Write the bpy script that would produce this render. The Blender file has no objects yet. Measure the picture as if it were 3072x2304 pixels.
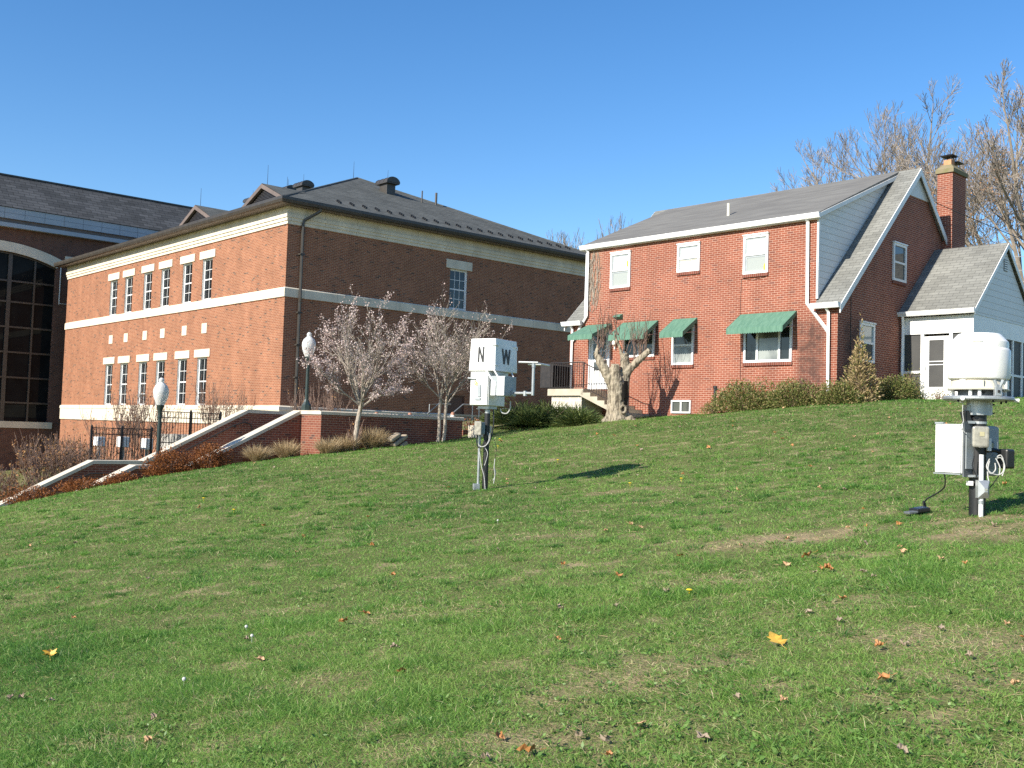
import bpy, math, random
import numpy as np
from mathutils import Vector, Matrix

# ------------------------------------------------------------------ camera
rad = math.radians
EYE = Vector((0.0, 0.0, 1.6))
PITCH, ROLL = rad(2.7835), rad(1.9315)
SUN_AZ, SUN_EL = rad(40.9), rad(31.5)        # direction the light travels / height of the sun
C = bpy.context.scene.collection
cam_data = bpy.data.cameras.new('camera')
cam_data.sensor_width = 36.0
cam_data.lens = 36.0 * 3145.2 / 3072.0
cam_data.clip_start, cam_data.clip_end = 0.05, 3000.0
cam = bpy.data.objects.new('camera', cam_data)
C.objects.link(cam)
_f = Vector((0, math.cos(PITCH), math.sin(PITCH)))
_u0 = Vector((0, -math.sin(PITCH), math.cos(PITCH)))
_r0 = Vector((1, 0, 0))
_r = math.cos(ROLL) * _r0 + math.sin(ROLL) * _u0
_u = -math.sin(ROLL) * _r0 + math.cos(ROLL) * _u0
cam.matrix_world = Matrix(((_r.x, _u.x, -_f.x, EYE.x), (_r.y, _u.y, -_f.y, EYE.y), (_r.z, _u.z, -_f.z, EYE.z), (0, 0, 0, 1)))
bpy.context.scene.camera = cam

# ------------------------------------------------------------------ light
world = bpy.data.worlds.new("World")
bpy.context.scene.world = world
world.use_nodes = True
wn = world.node_tree
bg = wn.nodes['Background']
sky = wn.nodes.new('ShaderNodeTexSky')
sky.sky_type = 'NISHITA'
sky.sun_disc = False
sky.sun_elevation = SUN_EL
_sd = Vector((-math.cos(SUN_AZ), -math.sin(SUN_AZ), 0))      # towards the sun
sky.sun_rotation = math.atan2(_sd.x, _sd.y)
sky.altitude = 300.0
sky.air_density, sky.dust_density, sky.ozone_density = 1.0, 0.3, 2.2
hsv = wn.nodes.new('ShaderNodeHueSaturation')
hsv.inputs['Saturation'].default_value = 1.30
hsv.inputs['Hue'].default_value = 0.504
wn.links.new(sky.outputs[0], hsv.inputs['Color'])
wn.links.new(hsv.outputs[0], bg.inputs[0])
bg.inputs[1].default_value = 0.105
sun_data = bpy.data.lights.new('sun', 'SUN')
sun_data.energy = 4.6
sun_data.angle = rad(0.53)
sun_data.color = (1.0, 0.93, 0.82)
sun = bpy.data.objects.new('sun', sun_data)
C.objects.link(sun)
sun.rotation_euler = Vector((math.cos(SUN_AZ) * math.cos(SUN_EL), math.sin(SUN_AZ) * math.cos(SUN_EL), -math.sin(SUN_EL))).to_track_quat('-Z', 'Y').to_euler()
vs = bpy.context.scene.view_settings
vs.view_transform, vs.look, vs.exposure, vs.gamma, vs.use_curve_mapping = 'Standard', 'None', 0.88, 1.0, False
bpy.context.scene.cycles.max_bounces = 6
bpy.context.scene.cycles.transparent_max_bounces = 12
bpy.context.scene.cycles.use_denoising = False

rnd = random.Random(11)
nrng = np.random.default_rng(5)

# ------------------------------------------------------------------ materials
def _mat(name):
    m = bpy.data.materials.new(name); m.use_nodes = True
    nt = m.node_tree
    return m, nt, nt.nodes['Principled BSDF']

def N(nt, kind, **kw):
    n = nt.nodes.new(kind)
    for k, v in kw.items():
        if k.startswith('_'): setattr(n, k[1:], v)
        else: n.inputs[k.replace('__', ' ')].default_value = v
    return n

def noise_col(nt, b, c1, c2, scale, detail=4.0, coord='Object', lo=0.35, hi=0.65, stretch=None):
    tc = nt.nodes.new('ShaderNodeTexCoord')
    no = N(nt, 'ShaderNodeTexNoise', Scale=scale, Detail=detail)
    vec = tc.outputs[coord]
    if stretch:
        mp = nt.nodes.new('ShaderNodeMapping'); mp.inputs['Scale'].default_value = stretch
        nt.links.new(vec, mp.inputs['Vector']); vec = mp.outputs[0]
    nt.links.new(vec, no.inputs['Vector'])
    rp = nt.nodes.new('ShaderNodeValToRGB')
    rp.color_ramp.elements[0].position, rp.color_ramp.elements[1].position = lo, hi
    rp.color_ramp.elements[0].color, rp.color_ramp.elements[1].color = (*c1, 1), (*c2, 1)
    nt.links.new(no.outputs['Fac'], rp.inputs['Fac'])
    if b is not None: nt.links.new(rp.outputs[0], b.inputs['Base Color'])
    return tc, no, rp

def bump(nt, b, src, strength=0.3, dist=0.01):
    bp = N(nt, 'ShaderNodeBump', Strength=strength, Distance=dist)
    nt.links.new(src, bp.inputs['Height']); nt.links.new(bp.outputs[0], b.inputs['Normal'])
    return bp

def plain(name, c1, c2=None, rough=0.6, scale=6.0, metal=0.0, bumpy=0.0, spec=0.5, stretch=None, lo=0.35, hi=0.65):
    m, nt, b = _mat(name)
    c2 = c2 or tuple(x * 0.82 for x in c1)
    tc, no, rp = noise_col(nt, b, c1, c2, scale, stretch=stretch, lo=lo, hi=hi)
    b.inputs['Roughness'].default_value = rough
    b.inputs['Metallic'].default_value = metal
    b.inputs['Specular IOR Level'].default_value = spec
    if bumpy: bump(nt, b, no.outputs['Fac'], bumpy, 0.01)
    return m

def brick(name, c1, c2, mortar, dark=None, stain=None, w=0.203, h=0.0677, msize=0.011, worn=None, soft=0.0):
    """running-bond brick laid out in metres along the wall and up it"""
    m, nt, b = _mat(name)
    tc = nt.nodes.new('ShaderNodeTexCoord')
    sp = nt.nodes.new('ShaderNodeSeparateXYZ'); nt.links.new(tc.outputs['Object'], sp.inputs[0])
    ad = N(nt, 'ShaderNodeMath', _operation='ADD'); nt.links.new(sp.outputs[0], ad.inputs[0]); nt.links.new(sp.outputs[1], ad.inputs[1])
    cb = nt.nodes.new('ShaderNodeCombineXYZ'); nt.links.new(ad.outputs[0], cb.inputs[0]); nt.links.new(sp.outputs[2], cb.inputs[1])
    bt = nt.nodes.new('ShaderNodeTexBrick')
    bt.offset = 0.5; bt.squash = 1.0
    nt.links.new(cb.outputs[0], bt.inputs['Vector'])
    bt.inputs['Scale'].default_value = 1.0
    bt.inputs['Brick Width'].default_value = w; bt.inputs['Row Height'].default_value = h
    bt.inputs['Mortar Size'].default_value = msize * .62; bt.inputs['Mortar Smooth'].default_value = 0.15
    bt.inputs['Bias'].default_value = -0.1
    bt.inputs['Color1'].default_value = (*c1, 1); bt.inputs['Color2'].default_value = (*c2, 1); bt.inputs['Mortar'].default_value = (*mortar, 1)
    col = bt.outputs['Color']
    if dark:      # scattered over-burnt bricks, one value per brick through a second brick texture
        b2 = nt.nodes.new('ShaderNodeTexBrick'); b2.offset = 0.5
        nt.links.new(cb.outputs[0], b2.inputs['Vector'])
        for k, v in (('Scale', 1.0), ('Brick Width', w), ('Row Height', h), ('Mortar Size', 0.0), ('Bias', 0.0)): b2.inputs[k].default_value = v
        b2.inputs['Color1'].default_value = (0, 0, 0, 1); b2.inputs['Color2'].default_value = (1, 1, 1, 1)
        gt = N(nt, 'ShaderNodeMath', _operation='GREATER_THAN'); gt.inputs[1].default_value = 0.955
        nt.links.new(b2.outputs['Color'], gt.inputs[0])
        inv = N(nt, 'ShaderNodeMath', _operation='SUBTRACT'); inv.inputs[0].default_value = 1.0; nt.links.new(bt.outputs['Fac'], inv.inputs[1])
        mu = N(nt, 'ShaderNodeMath', _operation='MULTIPLY'); nt.links.new(gt.outputs[0], mu.inputs[0]); nt.links.new(inv.outputs[0], mu.inputs[1])
        mu2 = N(nt, 'ShaderNodeMath', _operation='MULTIPLY'); mu2.inputs[1].default_value = 0.75; nt.links.new(mu.outputs[0], mu2.inputs[0])
        mx = N(nt, 'ShaderNodeMix', _data_type='RGBA'); nt.links.new(mu2.outputs[0], mx.inputs[0]); nt.links.new(col, mx.inputs[6])
        mx.inputs[7].default_value = (*dark, 1); col = mx.outputs[2]
    no = N(nt, 'ShaderNodeTexNoise', Scale=1.1, Detail=6.0); nt.links.new(tc.outputs['Object'], no.inputs['Vector'])
    hs = N(nt, 'ShaderNodeHueSaturation'); nt.links.new(col, hs.inputs['Color'])
    mr = N(nt, 'ShaderNodeMapRange'); mr.inputs[1].default_value, mr.inputs[2].default_value, mr.inputs[3].default_value, mr.inputs[4].default_value = 0.3, 0.7, 0.88, 1.10
    nt.links.new(no.outputs['Fac'], mr.inputs[0])
    mp = nt.nodes.new('ShaderNodeMapping'); mp.inputs['Scale'].default_value = (1.6, 1.6, 0.22); nt.links.new(tc.outputs['Object'], mp.inputs['Vector'])
    n3 = N(nt, 'ShaderNodeTexNoise', Scale=1.5, Detail=6.0, Roughness=0.6); nt.links.new(mp.outputs[0], n3.inputs['Vector'])
    m3 = N(nt, 'ShaderNodeMapRange'); m3.inputs[1].default_value, m3.inputs[2].default_value, m3.inputs[3].default_value, m3.inputs[4].default_value = 0.32, 0.62, 0.89, 1.05
    nt.links.new(n3.outputs['Fac'], m3.inputs[0])
    mm = N(nt, 'ShaderNodeMath', _operation='MULTIPLY'); nt.links.new(mr.outputs[0], mm.inputs[0]); nt.links.new(m3.outputs[0], mm.inputs[1])
    nt.links.new(mm.outputs[0], hs.inputs['Value']); col = hs.outputs[0]
    if stain:     # dark growth left on the brick by a climbing plant: a box (u0,u1,z0,z1) with ragged edges
        for (u0, u1, z0, z1, sc, amt) in stain:
            n2 = N(nt, 'ShaderNodeTexNoise', Scale=3.2, Detail=7.0, Roughness=0.7); nt.links.new(tc.outputs['Object'], n2.inputs['Vector'])
            def edge(src, c, hw, soft):
                s = N(nt, 'ShaderNodeMath', _operation='SUBTRACT'); s.inputs[1].default_value = c; nt.links.new(src, s.inputs[0])
                a = N(nt, 'ShaderNodeMath', _operation='ABSOLUTE'); nt.links.new(s.outputs[0], a.inputs[0])
                r = N(nt, 'ShaderNodeMapRange'); r.inputs[1].default_value, r.inputs[2].default_value, r.inputs[3].default_value, r.inputs[4].default_value = hw - soft, hw + soft, 1.0, 0.0
                nt.links.new(a.outputs[0], r.inputs[0]); return r.outputs[0]
            e = N(nt, 'ShaderNodeMath', _operation='MULTIPLY')
            nt.links.new(edge(ad.outputs[0], (u0 + u1) / 2, (u1 - u0) / 2, 0.16), e.inputs[0]); nt.links.new(edge(sp.outputs[2], (z0 + z1) / 2, (z1 - z0) / 2, 0.25), e.inputs[1])
            r2 = N(nt, 'ShaderNodeMapRange'); r2.inputs[1].default_value, r2.inputs[2].default_value, r2.inputs[3].default_value, r2.inputs[4].default_value = 0.32, 0.6, 0.25, 1.0
            nt.links.new(n2.outputs['Fac'], r2.inputs[0])
            e2 = N(nt, 'ShaderNodeMath', _operation='MULTIPLY'); nt.links.new(e.outputs[0], e2.inputs[0]); nt.links.new(r2.outputs[0], e2.inputs[1])
            e3 = N(nt, 'ShaderNodeMath', _operation='MULTIPLY'); e3.inputs[1].default_value = amt; nt.links.new(e2.outputs[0], e3.inputs[0])
            mx = N(nt, 'ShaderNodeMix', _data_type='RGBA'); nt.links.new(e3.outputs[0], mx.inputs[0]); nt.links.new(col, mx.inputs[6]); mx.inputs[7].default_value = (*sc, 1); col = mx.outputs[2]
    nt.links.new(col, b.inputs['Base Color'])
    b.inputs['Roughness'].default_value = 0.85; b.inputs['Specular IOR Level'].default_value = 0.25
    bp = N(nt, 'ShaderNodeBump', Strength=0.5, Distance=0.008); bp.invert = True
    nt.links.new(bt.outputs['Fac'], bp.inputs['Height']); nt.links.new(bp.outputs[0], b.inputs['Normal'])
    return m

def shingle(name, c1, c2, axis, kz, line=(0.03, 0.03, 0.03), w=0.33, h=0.14, msize=0.012):
    m, nt, b = _mat(name)
    tc = nt.nodes.new('ShaderNodeTexCoord')
    sp = nt.nodes.new('ShaderNodeSeparateXYZ'); nt.links.new(tc.outputs['Object'], sp.inputs[0])
    mz = N(nt, 'ShaderNodeMath', _operation='MULTIPLY'); mz.inputs[1].default_value = kz; nt.links.new(sp.outputs[2], mz.inputs[0])
    cb = nt.nodes.new('ShaderNodeCombineXYZ'); nt.links.new(sp.outputs[axis], cb.inputs[0]); nt.links.new(mz.outputs[0], cb.inputs[1])
    bt = nt.nodes.new('ShaderNodeTexBrick'); bt.offset = 0.5; nt.links.new(cb.outputs[0], bt.inputs['Vector'])
    for k, v in (('Scale', 1.0), ('Brick Width', w), ('Row Height', h), ('Mortar Size', msize / 2), ('Mortar Smooth', 0.3), ('Bias', 0.0)): bt.inputs[k].default_value = v
    bt.inputs['Color1'].default_value = (*c1, 1); bt.inputs['Color2'].default_value = (*c2, 1); bt.inputs['Mortar'].default_value = (*line, 1)
    no = N(nt, 'ShaderNodeTexNoise', Scale=0.8, Detail=8.0, Roughness=0.65); nt.links.new(tc.outputs['Object'], no.inputs['Vector'])
    hs = N(nt, 'ShaderNodeHueSaturation'); nt.links.new(bt.outputs['Color'], hs.inputs['Color'])
    mr = N(nt, 'ShaderNodeMapRange'); mr.inputs[1].default_value, mr.inputs[2].default_value, mr.inputs[3].default_value, mr.inputs[4].default_value = 0.3, 0.7, 0.8, 1.2
    nt.links.new(no.outputs['Fac'], mr.inputs[0]); nt.links.new(mr.outputs[0], hs.inputs['Value']); nt.links.new(hs.outputs[0], b.inputs['Base Color'])
    b.inputs['Roughness'].default_value = 0.9; b.inputs['Specular IOR Level'].default_value = 0.2
    bp = N(nt, 'ShaderNodeBump', Strength=0.6, Distance=0.01); bp.invert = True
    nt.links.new(bt.outputs['Fac'], bp.inputs['Height']); nt.links.new(bp.outputs[0], b.inputs['Normal'])
    return m

def siding(name, c, step=0.2, axis=2, groove=(0.45, 0.38, 0.28), gw=0.07):
    m, nt, b = _mat(name)
    tc = nt.nodes.new('ShaderNodeTexCoord')
    sp = nt.nodes.new('ShaderNodeSeparateXYZ'); nt.links.new(tc.outputs['Object'], sp.inputs[0])
    dv = N(nt, 'ShaderNodeMath', _operation='DIVIDE'); dv.inputs[1].default_value = step; nt.links.new(sp.outputs[axis], dv.inputs[0])
    fr = N(nt, 'ShaderNodeMath', _operation='FRACT'); nt.links.new(dv.outputs[0], fr.inputs[0])
    lt = N(nt, 'ShaderNodeMath', _operation='LESS_THAN'); lt.inputs[1].default_value = gw; nt.links.new(fr.outputs[0], lt.inputs[0])
    no = N(nt, 'ShaderNodeTexNoise', Scale=2.0, Detail=5.0); nt.links.new(tc.outputs['Object'], no.inputs['Vector'])
    m0 = N(nt, 'ShaderNodeMix', _data_type='RGBA'); nt.links.new(no.outputs['Fac'], m0.inputs[0]); m0.inputs[6].default_value = (*c, 1); m0.inputs[7].default_value = (*[x * .88 for x in c], 1)
    mx = N(nt, 'ShaderNodeMix', _data_type='RGBA'); nt.links.new(lt.outputs[0], mx.inputs[0]); nt.links.new(m0.outputs[2], mx.inputs[6]); mx.inputs[7].default_value = (*groove, 1)
    nt.links.new(mx.outputs[2], b.inputs['Base Color']); b.inputs['Roughness'].default_value = 0.55
    bump(nt, b, fr.outputs[0], 0.4, 0.012)
    return m

def glass_pane(name, c, rough=0.04, coat=0.0, noise=None):
    m, nt, b = _mat(name)
    if noise: noise_col(nt, b, c, noise, 1.7)
    else: b.inputs['Base Color'].default_value = (*c, 1)
    b.inputs['Roughness'].default_value = rough; b.inputs['Specular IOR Level'].default_value = 0.6
    return m

def leafy(name, cols, trans=0.35, rough=0.6, attr=True, spec=0.25):
    """foliage: a few pigment tones picked per piece through a stored random value; light passes through partly"""
    m = bpy.data.materials.new(name); m.use_nodes = True
    nt = m.node_tree; nt.nodes.clear()
    out = nt.nodes.new('ShaderNodeOutputMaterial')
    at = nt.nodes.new('ShaderNodeAttribute'); at.attribute_name = 'tone'
    rp = nt.nodes.new('ShaderNodeValToRGB'); el = rp.color_ramp.elements
    while len(el) > 1: el.remove(el[-1])
    for i, c in enumerate(cols):
        p = i / max(1, len(cols) - 1)
        e = el[0] if i == 0 else el.new(p)
        e.position = p; e.color = (*c, 1)
    nt.links.new(at.outputs['Fac'], rp.inputs[0])
    pb = nt.nodes.new('ShaderNodeBsdfPrincipled'); pb.inputs['Roughness'].default_value = rough; pb.inputs['Specular IOR Level'].default_value = spec
    tr = nt.nodes.new('ShaderNodeBsdfTranslucent'); mx = nt.nodes.new('ShaderNodeMixShader'); mx.inputs[0].default_value = trans
    nt.links.new(rp.outputs[0], pb.inputs['Base Color']); nt.links.new(rp.outputs[0], tr.inputs['Color'])
    nt.links.new(pb.outputs[0], mx.inputs[1]); nt.links.new(tr.outputs[0], mx.inputs[2]); nt.links.new(mx.outputs[0], out.inputs[0])
    return m

M = {}
M['brick_hall'] = brick('hall_brick', (0.295, 0.115, 0.060), (0.215, 0.080, 0.044), (0.44, 0.295, 0.195), dark=(0.075, 0.05, 0.042))
M['brick_house'] = brick('house_brick', (0.255, 0.078, 0.045), (0.195, 0.058, 0.035), (0.47, 0.31, 0.235), dark=(0.16, 0.06, 0.045),
                         stain=[(0.42, 1.32, 2.6, 5.35, (0.06, 0.036, 0.03), 0.85), (9.2, 9.9, 6.4, 8.5, (0.26, 0.19, 0.13), 0.5)])
M['brick_far'] = brick('shade_darkened_brick', (0.150, 0.066, 0.045), (0.105, 0.045, 0.033), (0.20, 0.14, 0.105), dark=(0.05, 0.035, 0.03))  # hall brick with the courtyard's deep shade darkened into its colour
M['stone_course'] = brick('limestone_course', (0.70, 0.63, 0.50), (0.66, 0.59, 0.46), (0.40, 0.36, 0.29), w=1.57, h=3.0, msize=0.014)
M['brick_wall'] = brick('garden_wall_brick', (0.225, 0.075, 0.045), (0.165, 0.052, 0.034), (0.33, 0.215, 0.155), dark=(0.07, 0.045, 0.04))
M['soldier'] = brick('sill_brick', (0.20, 0.06, 0.038), (0.15, 0.045, 0.03), (0.30, 0.2, 0.16), w=0.075, h=0.3)
M['limestone'] = plain('limestone', (0.70, 0.63, 0.50), (0.60, 0.53, 0.41), 0.8, 1.6, bumpy=0.05)
M['coping'] = plain('cast_stone', (0.60, 0.54, 0.43), (0.50, 0.44, 0.35), 0.85, 2.5, bumpy=0.08)
M['concrete'] = plain('concrete', (0.50, 0.45, 0.34), (0.38, 0.34, 0.26), 0.9, 2.2, bumpy=0.1)
M['pavement'] = plain('pavement_concrete', (0.42, 0.40, 0.36), (0.34, 0.32, 0.29), 0.9, 1.3, bumpy=0.1)
M['block'] = brick('cement_block', (0.50, 0.46, 0.38), (0.44, 0.41, 0.34), (0.66, 0.64, 0.56), w=0.41, h=0.205, msize=0.025)
M['white'] = plain('white_trim', (0.80, 0.80, 0.78), (0.72, 0.72, 0.70), 0.45, 3.0)
M['white_metal'] = plain('white_painted_metal', (0.78, 0.78, 0.76), (0.70, 0.70, 0.67), 0.4, 4.0)
M['white_plastic'] = plain('white_plastic', (0.80, 0.79, 0.74), (0.74, 0.73, 0.67), 0.35, 3.0)
M['cream_plastic'] = plain('aged_white_plastic', (0.66, 0.62, 0.50), (0.56, 0.52, 0.42), 0.45, 5.0)
M['bronze'] = plain('dark_bronze_metal', (0.060, 0.052, 0.042), (0.045, 0.04, 0.034), 0.4, 3.0, spec=0.5)
M['bronze_trim'] = plain('brown_fascia', (0.17, 0.13, 0.11), (0.13, 0.10, 0.085), 0.5, 2.0)
M['black_iron'] = plain('black_iron', (0.022, 0.02, 0.02), (0.035, 0.03, 0.028), 0.45, 9.0)
M['black_steel'] = plain('black_steel', (0.012, 0.0125, 0.0135), (0.022, 0.022, 0.022), 0.42, 7.0)
M['green_black'] = plain('green_black_paint', (0.018, 0.032, 0.030), (0.03, 0.045, 0.042), 0.35, 6.0)
M['galvanised'] = plain('galvanised_steel', (0.46, 0.48, 0.48), (0.34, 0.36, 0.37), 0.38, 9.0, metal=0.55)
M['grey_box'] = plain('grey_enamel', (0.34, 0.37, 0.38), (0.28, 0.31, 0.32), 0.5, 5.0)
M['grey_dark'] = plain('dark_grey_metal', (0.13, 0.14, 0.145), (0.09, 0.10, 0.105), 0.5, 6.0)
M['green_awning'] = plain('green_canvas', (0.068, 0.165, 0.112), (0.105, 0.215, 0.15), 0.75, 3.5, stretch=(1.0, 4.0, 1.0))
M['awning_inside'] = M['green_awning']
M['shingle_hall'] = shingle('slate_grey_shingle', (0.112, 0.116, 0.106), (0.080, 0.084, 0.077), 0, 1.97, line=(0.035, 0.036, 0.036))
M['shingle_far'] = shingle('charcoal_shingle', (0.085, 0.088, 0.092), (0.05, 0.053, 0.056), 0, 1.41, line=(0.022, 0.023, 0.024), w=0.62, h=0.26, msize=0.03)
M['shingle_house'] = shingle('grey_shingle', (0.215, 0.215, 0.195), (0.165, 0.165, 0.15), 1, 1.41, line=(0.07, 0.07, 0.065))
M['rolled_roof'] = plain('rolled_asphalt', (0.165, 0.16, 0.145), (0.125, 0.12, 0.11), 0.9, 1.2, bumpy=0.1, stretch=(3.0, 0.7, 1.0))
M['siding'] = siding('lap_siding', (0.72, 0.74, 0.74), 0.2)
M['siding_v'] = siding('board_siding', (0.74, 0.76, 0.76), 0.14, axis=0, groove=(0.5, 0.5, 0.5))
M['metal_panel'] = plain('pale_metal_panel', (0.36, 0.40, 0.44), (0.32, 0.36, 0.40), 0.45, 0.7)
M['panel_seam'] = plain('panel_seam', (0.12, 0.13, 0.15), None, 0.5)
M['glass_dark'] = glass_pane('dark_window_glass', (0.012, 0.014, 0.016), noise=(0.02, 0.024, 0.026))
M['glass_far'] = glass_pane('deep_tinted_glass', (0.008, 0.009, 0.010), noise=(0.012, 0.014, 0.015)); M['glass_far'].node_tree.nodes['Principled BSDF'].inputs['Specular IOR Level'].default_value = 0.06
M['glass_grey'] = glass_pane('grey_window_glass', (0.045, 0.05, 0.05), 0.05, noise=(0.08, 0.085, 0.08))
M['shade_white'] = glass_pane('white_roller_shade', (0.74, 0.74, 0.70), 0.12)
M['shade_grey'] = glass_pane('grey_shade_behind_glass', (0.33, 0.35, 0.32), 0.1)
M['curtain'] = glass_pane('lace_curtain_behind_glass', (0.30, 0.32, 0.30), 0.06, noise=(0.12, 0.13, 0.13))
M['screen'] = glass_pane('insect_screen', (0.032, 0.032, 0.031), 0.6, noise=(0.048, 0.048, 0.045))
M['yellow'] = plain('yellow_paper', (0.75, 0.48, 0.06), (0.70, 0.42, 0.05), 0.6)
M['letter'] = plain('black_letter', (0.015, 0.015, 0.016), None, 0.5)
M['door_brown'] = plain('brown_door_paint', (0.115, 0.055, 0.04), (0.10, 0.05, 0.036), 0.5)
M['tan_panel'] = plain('tan_panel', (0.30, 0.27, 0.22), (0.27, 0.24, 0.20), 0.6)
M['bollard'] = plain('brown_bollard_paint', (0.36, 0.17, 0.10), (0.31, 0.14, 0.085), 0.5)
M['orange_clay'] = plain('clay_flue', (0.55, 0.27, 0.13), (0.48, 0.22, 0.11), 0.8)
M['mossy'] = plain('mossy_mortar', (0.22, 0.18, 0.11), (0.18, 0.165, 0.075), 0.95, 5.0, bumpy=0.2)
M['bark_grey'] = plain('weathered_bark', (0.10, 0.08, 0.055), (0.34, 0.29, 0.21), 0.95, 6.0, bumpy=1.0, stretch=(3.0, 3.0, 0.55), lo=0.36, hi=0.56)
M['bark_pale'] = plain('pale_bark', (0.40, 0.35, 0.28), (0.24, 0.20, 0.16), 0.9, 14.0, bumpy=0.5)
M['bark_tree'] = plain('grey_tan_bark', (0.30, 0.255, 0.205), (0.21, 0.175, 0.14), 0.95, 5.0)
M['bark_twig'] = plain('brown_twig', (0.24, 0.16, 0.12), (0.17, 0.11, 0.085), 0.9, 8.0)
M['hollow'] = plain('hollow_black', (0.02, 0.016, 0.012), None, 0.95)
M['mulch'] = plain('bark_mulch', (0.12, 0.06, 0.035), (0.055, 0.03, 0.02), 1.0, 18.0, bumpy=0.6)
M['stone'] = plain('tan_stone', (0.36, 0.30, 0.22), (0.27, 0.22, 0.16), 0.9, 6.0, bumpy=0.3)
M['cable_grey'] = plain('grey_cable', (0.50, 0.50, 0.47), (0.42, 0.42, 0.40), 0.5)
M['cable_black'] = plain('black_cable', (0.015, 0.015, 0.016), None, 0.45)
M['label_plate'] = plain('yellowed_plate', (0.42, 0.38, 0.22), (0.36, 0.33, 0.2), 0.5)
M['blue_plate'] = plain('blue_plate', (0.05, 0.10, 0.19), None, 0.4)
M['solar'] = plain('solar_face', (0.03, 0.06, 0.11), (0.04, 0.08, 0.14), 0.2)
M['lamp_lens'] = plain('flood_lens', (0.34, 0.33, 0.28), (0.20, 0.195, 0.17), 0.08, 16.0)
M['lamp_body'] = plain('lamp_housing', (0.20, 0.24, 0.24), (0.16, 0.19, 0.2), 0.45)
def _globe():
    m, nt, b = _mat('ribbed_acrylic')
    tc = nt.nodes.new('ShaderNodeTexCoord')
    wv = N(nt, 'ShaderNodeTexWave', Scale=14.0); wv.bands_direction = 'Z'; nt.links.new(tc.outputs['Object'], wv.inputs['Vector'])
    bump(nt, b, wv.outputs['Fac'], 0.05, 0.002)
    b.inputs['Base Color'].default_value = (0.74, 0.74, 0.72, 1); b.inputs['Roughness'].default_value = 0.25
    b.inputs['Transmission Weight'].default_value = 0.3; b.inputs['IOR'].default_value = 1.25
    return m
M['globe'] = _globe()

def _lawn():
    m, nt, b = _mat('turf_soil')
    tc, no, rp = noise_col(nt, b, (0.13, 0.145, 0.055), (0.36, 0.28, 0.175), 2.4, 8.0, lo=0.52, hi=0.74)
    n2 = N(nt, 'ShaderNodeTexNoise', Scale=40.0, Detail=4.0); nt.links.new(tc.outputs['Object'], n2.inputs['Vector'])
    mx = N(nt, 'ShaderNodeMix', _data_type='RGBA', _blend_type='MULTIPLY'); mx.inputs[0].default_value = 0.6
    nt.links.new(rp.outputs[0], mx.inputs[6])
    r2 = nt.nodes.new('ShaderNodeValToRGB'); r2.color_ramp.elements[0].position, r2.color_ramp.elements[1].position = 0.3, 0.7
    r2.color_ramp.elements[0].color = (0.45, 0.45, 0.45, 1); r2.color_ramp.elements[1].color = (1.3, 1.25, 1.1, 1)
    nt.links.new(n2.outputs['Fac'], r2.inputs[0]); nt.links.new(r2.outputs[0], mx.inputs[7])
    wa = nt.nodes.new('ShaderNodeAttribute'); wa.attribute_name = 'worn'      # earth laid bare by wear
    wm = N(nt, 'ShaderNodeMix', _data_type='RGBA'); wm.inputs[7].default_value = (0.34, 0.25, 0.155, 1)
    nt.links.new(wa.outputs['Fac'], wm.inputs[0]); nt.links.new(mx.outputs[2], wm.inputs[6]); nt.links.new(wm.outputs[2], b.inputs['Base Color'])
    b.inputs['Roughness'].default_value = 1.0; b.inputs['Specular IOR Level'].default_value = 0.1
    bump(nt, b, n2.outputs['Fac'], 0.8, 0.03)
    return m
M['lawn'] = _lawn()
M['grass'] = leafy('grass_blades', [(0.062, 0.165, 0.034), (0.125, 0.28, 0.048), (0.205, 0.37, 0.072), (0.31, 0.45, 0.11), (0.45, 0.46, 0.20), (0.68, 0.56, 0.35)], 0.50, 0.5, spec=0.35)
M['weed'] = leafy('broad_weed_leaf', [(0.09, 0.19, 0.04), (0.14, 0.26, 0.055), (0.22, 0.34, 0.09)], 0.4, 0.45, spec=0.35)
M['blossom'] = leafy('pale_pink_blossom', [(0.42, 0.30, 0.27), (0.62, 0.49, 0.45), (0.74, 0.63, 0.59)], 0.3, 0.7)
M['juniper'] = leafy('juniper_spray', [(0.03, 0.06, 0.02), (0.09, 0.13, 0.035), (0.18, 0.21, 0.06)], 0.2, 0.6)
M['azalea'] = leafy('dull_evergreen_leaf', [(0.06, 0.09, 0.022), (0.13, 0.16, 0.042), (0.20, 0.20, 0.065), (0.33, 0.24, 0.12)], 0.25, 0.5)
M['browned'] = leafy('browned_spray', [(0.14, 0.18, 0.045), (0.30, 0.23, 0.10), (0.40, 0.29, 0.15), (0.46, 0.35, 0.20)], 0.2, 0.8)
M['rust'] = leafy('rust_leaf', [(0.13, 0.045, 0.015), (0.24, 0.085, 0.025), (0.33, 0.13, 0.04)], 0.25, 0.7)
M['strawgrass'] = leafy('straw_blade', [(0.30, 0.21, 0.11), (0.46, 0.35, 0.20), (0.58, 0.46, 0.28)], 0.25, 0.7)
M['brown_leaf'] = leafy('dry_shrub_leaf', [(0.22, 0.10, 0.05), (0.32, 0.16, 0.07), (0.40, 0.24, 0.09)], 0.25, 0.7)
M['tan_leaf'] = leafy('tan_clinging_leaf', [(0.30, 0.17, 0.10), (0.40, 0.24, 0.14)], 0.25, 0.8)
M['leaf_orange'] = plain('orange_dead_leaf', (0.46, 0.22, 0.075), (0.36, 0.15, 0.05), 0.6, 25.0)
M['leaf_yellow'] = plain('yellow_dead_leaf', (0.68, 0.43, 0.06), (0.60, 0.34, 0.05), 0.6, 25.0)
M['leaf_grey'] = plain('faded_dead_leaf', (0.33, 0.26, 0.185), (0.24, 0.18, 0.125), 0.75, 25.0)
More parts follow.
